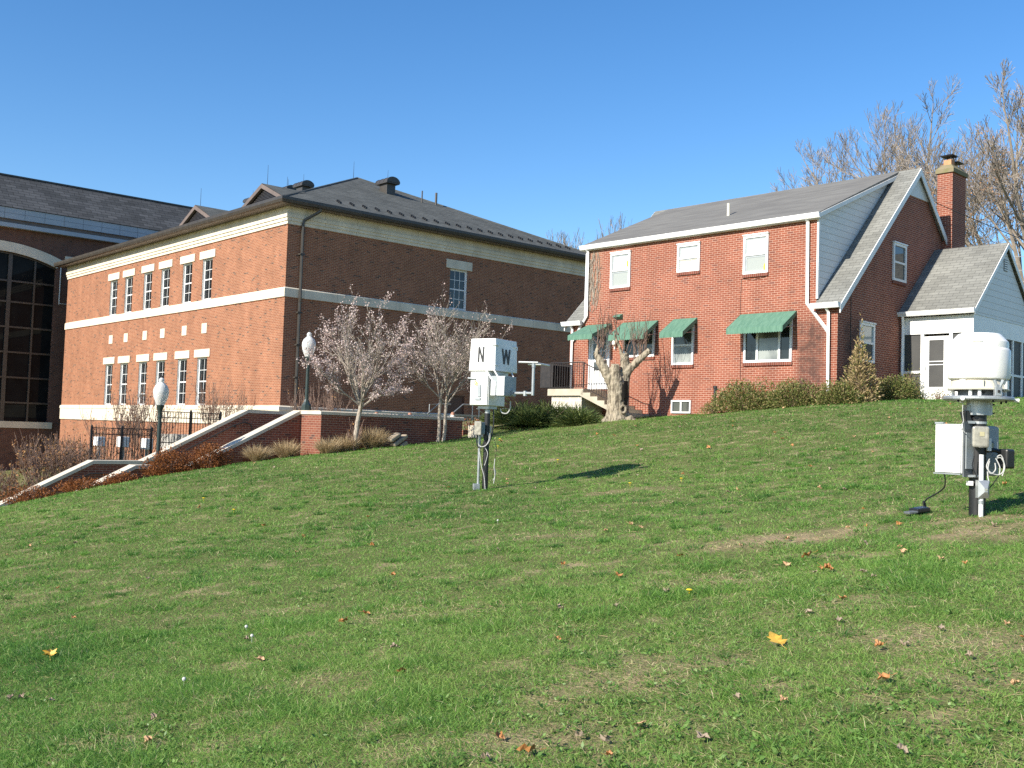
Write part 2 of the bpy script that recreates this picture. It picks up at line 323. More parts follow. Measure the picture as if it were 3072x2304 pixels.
M['leaf_tan'] = plain('tan_dead_leaf', (0.52, 0.33, 0.18), (0.42, 0.25, 0.13), 0.7, 25.0)
M['seed'] = plain('dandelion_fluff', (0.55, 0.55, 0.50), (0.45, 0.45, 0.41), 0.9)
M['dandelion'] = plain('dandelion_yellow', (0.75, 0.55, 0.02), None, 0.6)

# ------------------------------------------------------------------ mesh helper
class MB:
    def __init__(s): s.v = []; s.f = []; s.t = None
    def quad(s, *p):
        i = len(s.v); s.v += [tuple(q) for q in p]; s.f.append(tuple(range(i, i + len(p)))); return s
    def box(s, x0, x1, y0, y1, z0, z1):
        i = len(s.v)
        s.v += [(x0, y0, z0), (x1, y0, z0), (x1, y1, z0), (x0, y1, z0), (x0, y0, z1), (x1, y0, z1), (x1, y1, z1), (x0, y1, z1)]
        for f in ((3, 2, 1, 0), (4, 5, 6, 7), (0, 1, 5, 4), (1, 2, 6, 5), (2, 3, 7, 6), (3, 0, 4, 7)): s.f.append(tuple(i + k for k in f))
        return s
    def obox(s, c, ax, ay, az, hx, hy, hz):
        """box with its own axes"""
        c, ax, ay, az = Vector(c), Vector(ax).normalized(), Vector(ay).normalized(), Vector(az).normalized()
        i = len(s.v)
        for (a, b, d) in ((-1, -1, -1), (1, -1, -1), (1, 1, -1), (-1, 1, -1), (-1, -1, 1), (1, -1, 1), (1, 1, 1), (-1, 1, 1)):
            s.v.append(tuple(c + ax * a * hx + ay * b * hy + az * d * hz))
        for f in ((3, 2, 1, 0), (4, 5, 6, 7), (0, 1, 5, 4), (1, 2, 6, 5), (2, 3, 7, 6), (3, 0, 4, 7)): s.f.append(tuple(i + k for k in f))
        return s
    def prism(s, poly, axis, a0, a1):
        """polygon extruded along an axis; poly holds the two other coordinates in x,y,z order"""
        def P(q, a):
            q = list(q); q.insert(axis, a); return tuple(q)
        i, n = len(s.v), len(poly)
        s.v += [P(q, a0) for q in poly] + [P(q, a1) for q in poly]
        s.f.append(tuple(range(i, i + n))); s.f.append(tuple(range(i + 2 * n - 1, i + n - 1, -1)))
        for k in range(n): s.f.append((i + k, i + (k + 1) % n, i + n + (k + 1) % n, i + n + k))
        return s
    def tube(s, pts, radii, n=8, caps=True, flat=1.0):
        pts = [Vector(p) for p in pts]
        if not hasattr(radii, '__len__'): radii = [radii] * len(pts)
        i0 = len(s.v); prev = None
        for k, p in enumerate(pts):
            d = (pts[min(k + 1, len(pts) - 1)] - pts[max(k - 1, 0)])
            if d.length < 1e-9: d = Vector((0, 0, 1))
            d.normalize()
            a = prev if prev is not None else (Vector((0, 0, 1)) if abs(d.z) < 0.9 else Vector((1, 0, 0)))
            e1 = (a - d * a.dot(d))
            if e1.length < 1e-6: e1 = d.orthogonal()
            e1.normalize(); e2 = d.cross(e1); prev = e1
            for j in range(n):
                t = 2 * math.pi * j / n
                s.v.append(tuple(p + (e1 * math.cos(t) + e2 * math.sin(t) * flat) * radii[k]))
        for k in range(len(pts) - 1):
            for j in range(n):
                s.f.append((i0 + k * n + j, i0 + k * n + (j + 1) % n, i0 + (k + 1) * n + (j + 1) % n, i0 + (k + 1) * n + j))
        if caps:
            s.f.append(tuple(i0 + j for j in range(n - 1, -1, -1))); e = i0 + (len(pts) - 1) * n
            s.f.append(tuple(e + j for j in range(n)))
        return s
    def lathe(s, prof, c=(0, 0, 0), n=24, caps=True):
        i0 = len(s.v)
        for r, z in prof:
            for j in range(n):
                t = 2 * math.pi * j / n
                s.v.append((c[0] + r * math.cos(t), c[1] + r * math.sin(t), c[2] + z))
        for k in range(len(prof) - 1):
            for j in range(n):
                s.f.append((i0 + k * n + j, i0 + k * n + (j + 1) % n, i0 + (k + 1) * n + (j + 1) % n, i0 + (k + 1) * n + j))
        if caps:
            s.f.append(tuple(i0 + j for j in range(n - 1, -1, -1))); e = i0 + (len(prof) - 1) * n
            s.f.append(tuple(e + j for j in range(n)))
        return s
    def wall(s, axis, c, u0, u1, z0, z1, holes, inward, depth):
        """flat wall in the plane axis=c with rectangular openings and their reveals"""
        us = sorted({u0, u1, *[h[0] for h in holes], *[h[1] for h in holes]}); zs = sorted({z0, z1, *[h[2] for h in holes], *[h[3] for h in holes]})
        P = (lambda u, z, d=0: (c + d, u, z)) if axis == 0 else (lambda u, z, d=0: (u, c + d, z))
        for a, b in zip(us, us[1:]):
            for e, g in zip(zs, zs[1:]):
                mu, mz = (a + b) / 2, (e + g) / 2
                if any(h[0] < mu < h[1] and h[2] < mz < h[3] for h in holes): continue
                s.quad(P(a, e), P(b, e), P(b, g), P(a, g))
        d = inward * depth
        for h in holes:
            a, b, e, g = h
            s.quad(P(a, e), P(a, g), P(a, g, d), P(a, e, d)); s.quad(P(b, e), P(b, g), P(b, g, d), P(b, e, d))
            s.quad(P(a, g), P(b, g), P(b, g, d), P(a, g, d)); s.quad(P(a, e), P(b, e), P(b, e, d), P(a, e, d))
        return s
    def build(s, name, m, parent=None, smooth=False, bevel=0.0, tones=None):
        me = bpy.data.meshes.new(name); me.from_pydata(s.v, [], s.f); me.validate(); me.update()
        me.materials.append(m)
        if smooth:
            me.polygons.foreach_set('use_smooth', [True] * len(me.polygons)); me.set_sharp_from_angle(angle=0.55)
        if tones is not None:
            at = me.attributes.new('tone', 'FLOAT', 'FACE'); at.data.foreach_set('value', np.asarray(tones, dtype=np.float32)[:len(me.polygons)])
        o = bpy.data.objects.new(name, me); C.objects.link(o)
        if parent is not None: o.parent = parent
        if bevel:
            b = o.modifiers.new('bevel', 'BEVEL'); b.width = bevel; b.segments = 2; b.limit_method = 'ANGLE'
        if smooth and not tones is not None:
            pass
        return o

def fast_mesh(name, verts, faces_idx, loop_start, loop_total, m, tones=None, parent=None):
    me = bpy.data.meshes.new(name)
    me.vertices.add(len(verts)); me.vertices.foreach_set('co', np.ascontiguousarray(verts, dtype=np.float32).ravel())
    me.loops.add(len(faces_idx)); me.loops.foreach_set('vertex_index', np.ascontiguousarray(faces_idx, dtype=np.int32))
    me.polygons.add(len(loop_start)); me.polygons.foreach_set('loop_start', np.ascontiguousarray(loop_start, dtype=np.int32))
    try: me.polygons.foreach_set('loop_total', np.ascontiguousarray(loop_total, dtype=np.int32))
    except Exception: pass
    me.update(calc_edges=True)
    if tones is not None:
        at = me.attributes.new('tone', 'FLOAT', 'FACE'); at.data.foreach_set('value', np.ascontiguousarray(tones, dtype=np.float32))
    me.materials.append(m)
    o = bpy.data.objects.new(name, me); C.objects.link(o)
    if parent is not None: o.parent = parent
    return o

def tag(o, label=None, cat=None, group=None, kind=None):
    if label: o['label'] = label
    if cat: o['category'] = cat
    if group: o['group'] = group
    if kind: o['kind'] = kind
    return o

def thing(name, label, cat, loc=(0, 0, 0), rz=0.0, group=None):
    o = bpy.data.objects.new(name, None); C.objects.link(o)
    o.location = loc; o.rotation_euler = (0, 0, rz); o.empty_display_size = 0.2
    return tag(o, label, cat, group)

def dup(root, loc, rz=None, label=None):
    r = root.copy(); C.objects.link(r); r.location = loc
    if rz is not None: r.rotation_euler = (0, 0, rz)
    if label: r['label'] = label
    for ch in list(root.children):
        c = ch.copy(); C.objects.link(c); c.parent = r
        for g in ch.children:
            d = g.copy(); C.objects.link(d); d.parent = c
    return r

def part_copy(o, loc, parent=None):
    c = o.copy(); C.objects.link(c); c.parent = parent if parent is not None else o.parent; c.location = loc
    for g in o.children:
        d = g.copy(); C.objects.link(d); d.parent = c
    return c

class Frame:
    """ground-plan frame: x along the shaded right-hand face, y along the sunlit left-hand face"""
    def __init__(s, x, y, yaw): s.o = Vector((x, y, 0)); s.yaw = yaw; s.ex = Vector((math.cos(yaw), math.sin(yaw), 0)); s.ey = Vector((-math.sin(yaw), math.cos(yaw), 0))
    def w(s, x, y, z=0.0): return s.o + s.ex * x + s.ey * y + Vector((0, 0, z))
FB = Frame(-9.13, 41.40, rad(41.533))     # the big hall
FW = Frame(-5.39, 29.84, rad(41.533))     # the garden wall and stairs
FH = Frame(9.42, 30.40, rad(43.862))      # the house

# ------------------------------------------------------------------ the ground
CTRL = [(0, 0, 0), (-.44, 19.57, .57), (4.81, 10.84, .94), (1.8, 21.5, .87), (9.42, 30.4, 2.86), (7.5, 32.4, 2.62), (13.9, 31.5, 3.12), (5.61, 34.37, 2.42), (3.2, 34.0, 2.18),
        (3.88, 36.2, 2.36), (.94, 37.6, 2.2), (-1.54, 33.25, 1.42), (-5.9, 29.9, .80), (-7.7, 29.29, .52), (-9.27, 27.9, .2), (-10.25, 27.03, -.03), (-10.95, 26.4, -.22),
        (-13.3, 26.3, -.9), (-24, 30, -2.6), (20, 20, 3.2), (25, 36, 4.0), (15, 46, 3.6), (-17.1, 50.4, -.3), (-22, 56, -.9), (-12.8, 45.8, .5), (-13.8, 31.8, -1.1), (-16.8, 29.1, -2.3), (-12.9, 35.5, -.4), (-4.56, 30.0, 1.0), (-2.2, 32.0, 1.3), (-5, 8, -.45), (-14, 15, -1.35), (6, 24, 1.75), (0, 60, 2.5), (40, 70, 4.5), (-30, 60, -1.5), (30, 0, 3.6), (-30, 0, -3.6)]
_c = np.array(CTRL, float)
def _phi(r): return np.where(r > 1e-9, r * r * np.log(np.maximum(r, 1e-9)), 0.0)
_K = _phi(np.hypot(_c[:, None, 0] - _c[None, :, 0], _c[:, None, 1] - _c[None, :, 1])) + np.eye(len(_c)) * 1.2
_P = np.c_[np.ones(len(_c)), _c[:, :2]]
_A = np.block([[_K, _P], [_P.T, np.zeros((3, 3))]])
_S = np.linalg.solve(_A, np.r_[_c[:, 2], 0, 0, 0])
def ground(x, y):
    x = np.atleast_1d(np.asarray(x, float)); y = np.atleast_1d(np.asarray(y, float))
    z = np.zeros(len(x))
    for i in range(0, len(x), 20000):
        a, b = x[i:i + 20000], y[i:i + 20000]
        z[i:i + 20000] = _phi(np.hypot(a[:, None] - _c[None, :, 0], b[:, None] - _c[None, :, 1])) @ _S[:-3] + _S[-3] + _S[-2] * a + _S[-1] * b
        z[i:i + 20000] += 0.012 * np.sin(a * 2.1 + 0.7 * b) * np.sin(b * 1.7 - a * .6) + 0.008 * np.sin(a * 5.3 + b * 1.1) * np.sin(b * 4.7)
    far = np.clip((np.hypot(x, y - 25) - 55) / 60, 0, 1)       # level off far away
    return z * (1 - far) + far * 1.0
def gz(x, y): return float(ground(x, y)[0])

def build_ground():
    def axis(lo, hi, a, b, fine):
        mid = np.arange(a, b + 1e-6, fine); l = [a]; st = fine
        while l[-1] > lo: st *= 1.35; l.append(l[-1] - st)
        r = [b]; st = fine
        while r[-1] < hi: st *= 1.35; r.append(r[-1] + st)
        return np.r_[np.array(l[:0:-1]), mid, np.array(r[1:])]
    xs, ys = axis(-1500, 1500, -26, 26, 0.2), axis(-1500, 1500, -6, 50, 0.2)
    X, Y = np.meshgrid(xs, ys); Z = ground(X.ravel(), Y.ravel())
    nx, ny = len(xs), len(ys)
    V = np.c_[X.ravel(), Y.ravel(), Z]
    i = (np.arange(ny - 1)[:, None] * nx + np.arange(nx - 1)[None, :]).ravel()
    F = np.c_[i, i + 1, i + nx + 1, i + nx]
    o = fast_mesh('ground', V, F.ravel(), np.arange(len(F)) * 4, np.full(len(F), 4), M['lawn'])
    o.data.polygons.foreach_set('use_smooth', [True] * len(o.data.polygons))
    tag(o, kind='structure')
build_ground()

# ---- the setting's pavement behind the garden wall and its stair flight
def pavements():
    m = MB(); m.prism([(FW.w(x, y).x, FW.w(x, y).y) for x, y in ((.92, .40), (5.0, .40), (12.0, 2.2), (12.0, 11.0), (4.9, 11.0), (.0, 11.0), (.0, 4.6), (.92, 4.0))], 2, 0.2, 1.22)
    tag(m.build('pavement', M['pavement']), kind='structure')
pavements()

# ================================================================== THE BIG HALL
def sash_window(root, name, axis, c, inward, u0, u1, z0, z1, cols, rows, depth=0.14, jamb=True, pane=None, fw=0.055, meet=0.055, low_rows=None):
    """double-hung window: white jamb liner, frame, meeting rail, muntins (frame) and two panes"""
    P = (lambda d, a, b, e, g, t: (c + d * inward - t / 2, c + d * inward + t / 2, a, b, e, g)) if axis == 0 else (lambda d, a, b, e, g, t: (a, b, c + d * inward - t / 2, c + d * inward + t / 2, e, g))
    f = MB()
    if jamb:      # liner boards along the reveal
        t = 0.014
        for (a, b, e, g) in ((u0 + .002, u0 + .002 + t, z0 + .003, z1 - .003), (u1 - .002 - t, u1 - .002, z0 + .003, z1 - .003), (u0 + .02, u1 - .02, z1 - .003 - t, z1 - .003)):
            f.box(*P(depth / 2 + .012, a, b, e, g, depth - .03))
    d = depth - .012 if jamb else depth
    zm = (z0 + z1) / 2
    for (a, b, e, g) in ((u0 + .018, u0 + .018 + fw, z0, z1), (u1 - .018 - fw, u1 - .018, z0, z1), (u0 + .018 + fw, u1 - .018 - fw, z1 - fw - .02, z1 - .018), (u0 + .018 + fw, u1 - .018 - fw, z0, z0 + fw + .02)):
        f.box(*P(d, a, b, e, g, .05))
    f.box(*P(d, u0 + .018 + fw, u1 - .018 - fw, zm - meet / 2, zm + meet / 2, .045))
    iu0, iu1 = u0 + .018 + fw, u1 - .018 - fw
    for k in range(1, cols):
        u = iu0 + (iu1 - iu0) * k / cols
        f.box(*P(d, u - .011, u + .011, z0 + fw + .02, zm - meet / 2, .02)); f.box(*P(d, u - .011, u + .011, zm + meet / 2, z1 - fw - .02, .02))
    for k in range(1, rows):
        for (a, b) in ((z0 + fw + .02, zm - meet / 2), (zm + meet / 2, z1 - fw - .02)):
            z = a + (b - a) * k / rows
            f.box(*P(d, iu0, iu1, z - .011, z + .011, .018))
    fo = f.build(name, M['white'], root)
    for (a, b) in ((z0 + fw + .02, zm - meet / 2), (zm + meet / 2, z1 - fw - .02)):
        p = MB(); p.box(*P(d + .004 if b < zm + .1 else d + .002, iu0, iu1, a, b, .006)); p.build('pane', pane or M['glass_dark'], fo)
    return fo

def build_hall():
    LX, LY = 17.52, 25.2
    R = thing('campus_hall', 'large two storey brick hall with hipped dark roof and sunlit row of narrow windows', 'building', FB.o, FB.yaw)
    bays = (18.10, 16.07, 13.66, 11.56, 9.13, 7.06)
    up = [(u - .5, u + .5, 7.18, 9.04) for u in bays]
    lo = [(u - .5, u + .5, 2.46, 4.60) for u in [b + .09 for b in bays]]
    w = MB()
    w.wall(0, 0.0, 0.0, LY, -1.5, 9.9, [(a, b, c_, d_) for a, b, c_, d_ in lo] + [(a, b, c_, d_) for a, b, c_, d_ in up], 1, 0.2)
    w.wall(1, 0.0, 0.0, LX, -1.5, 9.9, [(8.26, 9.26, 7.18, 9.0), (8.26, 9.36, 1.22, 3.30)], 1, 0.2)
    w.quad((LX, 0, -1.5), (LX, LY, -1.5), (LX, LY, 9.9), (LX, 0, 9.9)); w.quad((0, LY, -1.5), (LX, LY, -1.5), (LX, LY, 9.9), (0, LY, 9.9))
    w.build('wall', M['brick_hall'], R)
    # stone courses: each wraps the sunlit and the shaded face, mitred at the corner
    def course(name, z0, z1, p, chamfer=0.0, m='stone_course'):
        c = MB()
        for sgn in (0, 1):
            def q(al, d, z): return (-d, al, z) if sgn == 0 else (al, -d, z)
            L = LY if sgn == 0 else LX
            zt = z1 - chamfer
            c.quad(q(-p, p, z0), q(L, p, z0), q(L, p, zt), q(-p, p, zt))
            c.quad(q(-p, p, zt), q(L, p, zt), q(L, -.002, z1), q(.002, -.002, z1))
            c.quad(q(-p, p, z0), q(L, p, z0), q(L, -.002, z0), q(.002, -.002, z0))
            c.quad(q(L, p, z0), q(L, p, zt), q(L, -.002, z1), q(L, -.002, z0))
        return c.build(name, M[m], R)
    course('cornice', 9.70, 9.83, .05); course('cornice', 9.83, 9.96, .09); course('cornice', 9.96, 10.09, .13); course('frieze', 10.09, 10.40, .08)
    course('belt_course', 6.79, 7.18, .05, .05); course('base_course', 1.66, 2.28, .06); course('base_course', 2.28, 2.46, .09, .05)
    for i, (a, b, c_, d_) in enumerate(up + lo):
        u = (a + b) / 2
        wd = sash_window(R, 'window', 0, 0.0, 1, a, b, c_, d_, 2 if True else 3, 2)
        lt = MB(); lt.box(-.045, .03, u - .775, u + .775, d_ + .002, d_ + .36); lt.build('lintel', M['limestone'], R, bevel=.012)
    sash_window(R, 'window', 1, 0.0, 1, 8.26, 9.26, 7.18, 9.0, 3, 2)
    lt = MB(); lt.box(8.02, 9.50, -.045, .03, 9.002, 9.40); lt.build('lintel', M['limestone'], R, bevel=.012)
    for u in bays:
        b = MB(); b.box(-.03, .03, u - .25, u + .25, 5.67, 6.12); b.build('stone_block', M['limestone'], R, bevel=.008)
    # brown service door in the shaded face
    d = MB(); d.box(8.28, 9.34, .08, .13, 1.22, 3.28); do = d.build('door', M['door_brown'], R)
    h = MB(); h.box(9.22, 9.27, .02, .08, 2.22, 2.26); h.box(9.12, 9.27, .015, .03, 2.225, 2.255); h.build('handle', M['galvanised'], do)
    fr = MB(); fr.box(8.262, 8.30, .03, .10, 1.22, 3.298); fr.box(9.32, 9.358, .03, .10, 1.22, 3.298); fr.box(8.30, 9.32, .03, .10, 3.26, 3.298); fr.build('door_frame', M['door_brown'], do)
    # roof: hip over the shaded end, ridge running back
    o, ze, hx = .55, 10.40, LX / 2
    zp, zr = 14.62, 10.62
    r = MB()
    A, Bc, Pk, A2, B2, P2 = (-o, -o, zr), (LX + o, -o, zr), (hx, hx, zp), (-o, LY + o, zr), (LX + o, LY + o, zr), (hx, LY - hx, zp)
    r.quad(A, Bc, Pk); r.quad(A, Pk, P2, A2); r.quad(Bc, B2, P2, Pk); r.quad(A2, P2, B2)
    ro = r.build('roof', M['shingle_hall'], R)
    s = MB(); s.prism([(-o, -o), (LX + o, -o), (LX + o, LY + o), (-o, LY + o)], 2, 10.405, 10.425); s.build('soffit', M['bronze_trim'], R)
    g = MB()      # box gutter round the eaves
    for sgn in (0, 1):
        L = LY if sgn == 0 else LX
        def q(al, d, z): return (-d, al, z) if sgn == 0 else (al, -d, z)
        prof = [(o - .02, 10.43), (o + .02, 10.38), (o + .10, 10.42), (o + .13, 10.52), (o + .13, 10.63), (o + .08, 10.645), (o - .02, 10.635)]
        for (d0, za), (d1, zb) in zip(prof, prof[1:] + prof[:1]):
            g.quad(q(-d0, d0, za), q(L + o, d0, za), q(L + o, d1, zb), q(-d1, d1, zb))
        g.quad(*[q(L + o, d_, z_) for d_, z_ in prof])
    g.build('gutter', M['bronze'], R)
    hp = MB()
    hp.tube([A, Pk], .05, 6); hp.tube([Bc, Pk], .05, 6); hp.tube([Pk, P2], .05, 6)
    hp.build('ridge_cap', M['shingle_hall'], ro)
    # downspout by the corner of the shaded face
    ds = MB(); ds.tube([(1.10, -.62, 10.40), (1.10, -.60, 10.30), (.66, -.13, 9.92), (.62, -.11, 9.75), (.62, -.11, 7.25), (.62, -.13, 7.0), (.62, -.13, 6.8), (.62, -.10, 6.6), (.62, -.10, 2.6), (.62, -.16, 2.4), (.62, -.16, 1.2)], .062, 6)
    dso = ds.build('downspout', M['bronze'], R)
    for z in (8.55, 6.2, 4.9, 3.6):
        b = MB(); b.box(.52, .72, -.18, -.005, z - .03, z + .03); b.build('strap', M['bronze'], dso)
    # small triangular louvred gables standing on the sunlit eave
    for yc, hw, hh in ((1.28, 1.62, .66), (7.44, 1.55, .66)):
        gb = MB(); x0 = -o + .12; zb = zr + .05
        depth = hh / ((zp - zr) / (hx + o)) + .4
        gb.quad((x0 - .12, yc - hw - .15, zb - .03), (x0 + depth, yc, zb + hh + .1), (x0 - .12, yc, zb + hh + .1)); gb.quad((x0 - .12, yc + hw + .15, zb - .03), (x0 + depth, yc, zb + hh + .1), (x0 - .12, yc, zb + hh + .1))
        go = gb.build('gable', M['shingle_hall'], ro)
        t = MB()
        for sg in (-1, 1):
            t.prism([(yc + sg * (hw + .15), zb - .04), (yc + sg * (hw - .22), zb - .04), (yc, zb + hh - .10), (yc, zb + hh + .08)], 0, x0 - .14, x0 - .02)
        t.build('rake_board', M['bronze_trim'], go)
        lv = MB(); lv.prism([(yc - hw + .25, zb - .03), (yc + hw - .25, zb - .03), (yc, zb + hh - .1)], 0, x0 + .02, x0 + .06)
        for k in range(9):
            z = zb + k * .06; ww = (hw - .3) * (1 - k / 10.0)
            lv.box(x0 - .01, x0 + .02, yc - ww, yc + ww, z, z + .035)
        lv.build('louver', M['black_iron'], go)
    # barrel-topped ventilators, vent pipes, lightning rods, snow guards
    def slope_z(x, y): return zr + (zp - zr) / (hx + o) * min(x + o, y + o, LX + o - x)
    def ventilator(x, y, zb):
        v = MB(); v.box(x - .26, x + .26, y - .32, y + .32, zb - .5, zb + .42); vo = v.build('ventilator', M['bronze'], ro, bevel=.015)
        c = MB(); pr = [(.38 * math.cos(a), .26 * math.sin(a)) for a in [math.pi * k / 10 for k in range(11)]]
        c.prism([(x + a, zb + .46 + b) for a, b in pr] + [(x - .38, zb + .40), (x + .38, zb + .40)], 1, y - .50, y + .50)
        for yy in (-.50, -.17, .17, .50):
            c.prism([(x + a * 1.04, zb + .46 + b * 1.06) for a, b in pr], 1, y + yy - .025, y + yy + .025)
        c.build('ventilator_hood', M['bronze'], vo)
        return zb + .74
    for (x, y) in ((8.75, 5.95), (hx, 14.2), (hx, 15.9), (hx, 20.1)):
        zt = ventilator(x, y, slope_z(x, y) - (.05 if y > 9 else 0))
        rd = MB(); rd.tube([(x, y, zt - .1), (x, y, zt + .42)], [.012, .006], 5); rd.build('lightning_rod', M['black_iron'], ro)
    for (x, y, h) in ((hx, hx + .35, .95), (-.3, 1.28, 1.5), (-.3, 7.44, 1.5), (.6, 1.28, .8)):
        rd = MB(); z = slope_z(x, y); rd.tube([(x, y, z), (x, y, z + h)], [.014, .006], 5); rd.build('lightning_rod', M['black_iron'], ro)
    for (x, y, h, r_) in ((10.37, 5.23, .60, .035), (11.43, 5.46, .62, .06)):
        z = slope_z(x, y); p = MB(); p.tube([(x, y, z - .05), (x, y, z + h)], r_, 8); p.build('vent_pipe', M['bronze'], ro)
    for sgn in (0, 1):
        n = 22 if sgn else 30
        for k in range(n):
            al = 2.6 + k * .64 if sgn else 1.0 + k * .83
            t = 1.0
            zz = zr + (zp - zr) / (hx + o) * t
            gd = MB()
            for e in (-.10, 0.0, .10):
                dz = e * .9
                if sgn: gd.box(al - .05 + e * .25, al + .05 + e * .25, -o + t + e * 1.6, -o + t + e * 1.6 + .04, zz + dz * .75 + .02, zz + dz * .75 + .10)
                else: gd.box(-o + t * .4 + e, -o + t * .4 + e + .04, al - .05, al + .05, zr + .12 + dz * .4, zr + .22 + dz * .4)
            gd.build('snow_guard', M['black_iron'], ro)
build_hall()

# ------------------------------------------------------------------ the shaded hall at far left
def build_far_hall():
    R = thing('campus_hall', 'shaded brick hall with a tall arched glass front and pale metal eaves', 'building', FB.w(0, 27.0), FB.yaw)
    x0, x1, D = -34.0, 9.5, 16.0
    xc, half, zs, R_ = -3.35, 3.25, 10.45, 8.6
    w = MB()
    # front wall as strips round the arched opening
    n = 24; zc = zs + .72 - R_
    def arch(x): return zc + math.sqrt(max(0, R_ * R_ - (x - xc) ** 2))
    xs = [xc - half + 2 * half * k / n for k in range(n + 1)]
    w.quad((x0, 0, -3), (xc - half, 0, -3), (xc - half, 0, 12.5), (x0, 0, 12.5)); w.quad((xc + half, 0, -3), (x1, 0, -3), (x1, 0, 12.5), (xc + half, 0, 12.5))
    w.quad((xc - half, 0, -3), (xc + half, 0, -3), (xc + half, 0, 1.1), (xc - half, 0, 1.1))
    for a, b in zip(xs, xs[1:]): w.quad((a, 0, arch(a)), (b, 0, arch(b)), (b, 0, 12.5), (a, 0, 12.5)); w.quad((a, 0, arch(a)), (b, 0, arch(b)), (b, .35, arch(b)), (a, .35, arch(a)))
    for s in (-1, 1): w.quad((xc + s * half, 0, 1.1), (xc + s * half, .35, 1.1), (xc + s * half, .35, arch(xc + s * half)), (xc + s * half, 0, arch(xc + s * half)))
    w.quad((x1, 0, -3), (x1, D, -3), (x1, D, 12.5), (x1, 0, 12.5)); w.quad((x0, 0, -3), (x0, D, -3), (x0, D, 12.5), (x0, 0, 12.5)); w.quad((x0, D, -3), (x1, D, -3), (x1, D, 12.5), (x0, D, 12.5))
    w.build('wall', M['brick_far'], R)
    st = MB()
    xs2 = [xc - half - .5 + (2 * half + 1.0) * k / n for k in range(n + 1)]
    def arch2(x): return zc + math.sqrt(max(0, (R_ + .55) ** 2 - (x - xc) ** 2))
    for (a, b), (e, g) in zip(zip(xs, xs[1:]), zip(xs2, xs2[1:])):
        st.quad((a, -.06, arch(a) - .02), (b, -.06, arch(b) - .02), (g, -.06, arch2(g)), (e, -.06, arch2(e)))
        st.quad((a, -.06, arch(a) - .02), (b, -.06, arch(b) - .02), (b, .0, arch(b) - .02), (a, .0, arch(a) - .02)); st.quad((e, -.06, arch2(e)), (g, -.06, arch2(g)), (g, .0, arch2(g)), (e, 0, arch2(e)))
    st.build('stone_arch', M['limestone'], R)
    l = MB(); l.box(.35, 3.0, -.05, 0, 10.98, 11.3); l.build('lintel', M['limestone'], R)
    l = MB(); l.box(x0, .1, -.10, 0, 1.05, 1.42); l.build('base_course', M['limestone'], R)
    gl = MB(); gl.quad(*[(x, .30, arch(x)) for x in xs], (xc + half, .30, 1.1), (xc - half, .30, 1.1)); go = gl.build('window', M['glass_far'], R)
    fr = MB()
    for x in (xc - 2.0, xc - .7, xc + .75, xc + 2.12): wd_ = .11 if abs(x - xc) < 1 else .05; fr.box(x - wd_, x + wd_, .18, .295, 1.1, arch(x) - .01)
    for z in (2.5, 3.95, 5.4, 6.85, 8.3, 9.5): fr.box(xc - half, xc + half, .2, .29, z - .05, z + .05)
    for a, b in zip(xs, xs[1:]): fr.quad((a, .2, arch(a)), (b, .2, arch(b)), (b, .2, arch(b) - .12), (a, .2, arch(a) - .12))
    fr.build('frame', M['bronze'], go)
    # eaves: white ledge, dark recess, two rows of metal panels, then shingles
    e = MB(); e.box(x0 - .3, x1 + .3, -.38, 0, 12.5, 12.74); e.build('cornice', M['metal_panel'], R)
    e = MB(); e.box(x0, x1, -.12, .3, 12.74, 13.0); e.build('frieze', M['bronze_trim'], R)
    e = MB(); e.box(x0 - .3, x1 + .3, -.30, .4, 13.0, 13.62); eo = e.build('fascia_panel', M['metal_panel'], R)
    sm = MB()
    for k in range(40): x = x0 + k * 1.1; sm.box(x - .008, x + .008, -.304, -.30, 13.01, 13.61)
    sm.box(x0, x1, -.304, -.301, 13.30, 13.315); sm.build('seam', M['panel_seam'], eo)
    r = MB(); r.quad((x0 - .4, -.36, 13.64), (x1 + .4, -.36, 13.64), (x1 + .4, 2.3, 16.0), (x0 - .4, 2.3, 16.0)); r.quad((x0 - .4, 2.3, 16.0), (x1 + .4, 2.3, 16.0), (x1 + .4, D, 12.6), (x0 - .4, D, 12.6)); r.quad((x1 + .4, -.36, 13.64), (x1 + .4, 2.3, 16.0), (x1 + .4, D, 12.6))
    ro = r.build('roof', M['shingle_far'], R)
    rc = MB(); rc.box(x0 - .4, x1 + .4, 2.2, 2.42, 15.97, 16.06); rc.build('ridge_cap', M['bronze'], ro)
    d = MB(); d.tube([(.12, -.08, 10.7), (.12, -.08, 8.4)], .03, 6); d.tube([(.12, -.08, 8.45), (1.1, -.08, 8.45)], .02, 6); d.build('conduit', M['white_metal'], R)
build_far_hall()

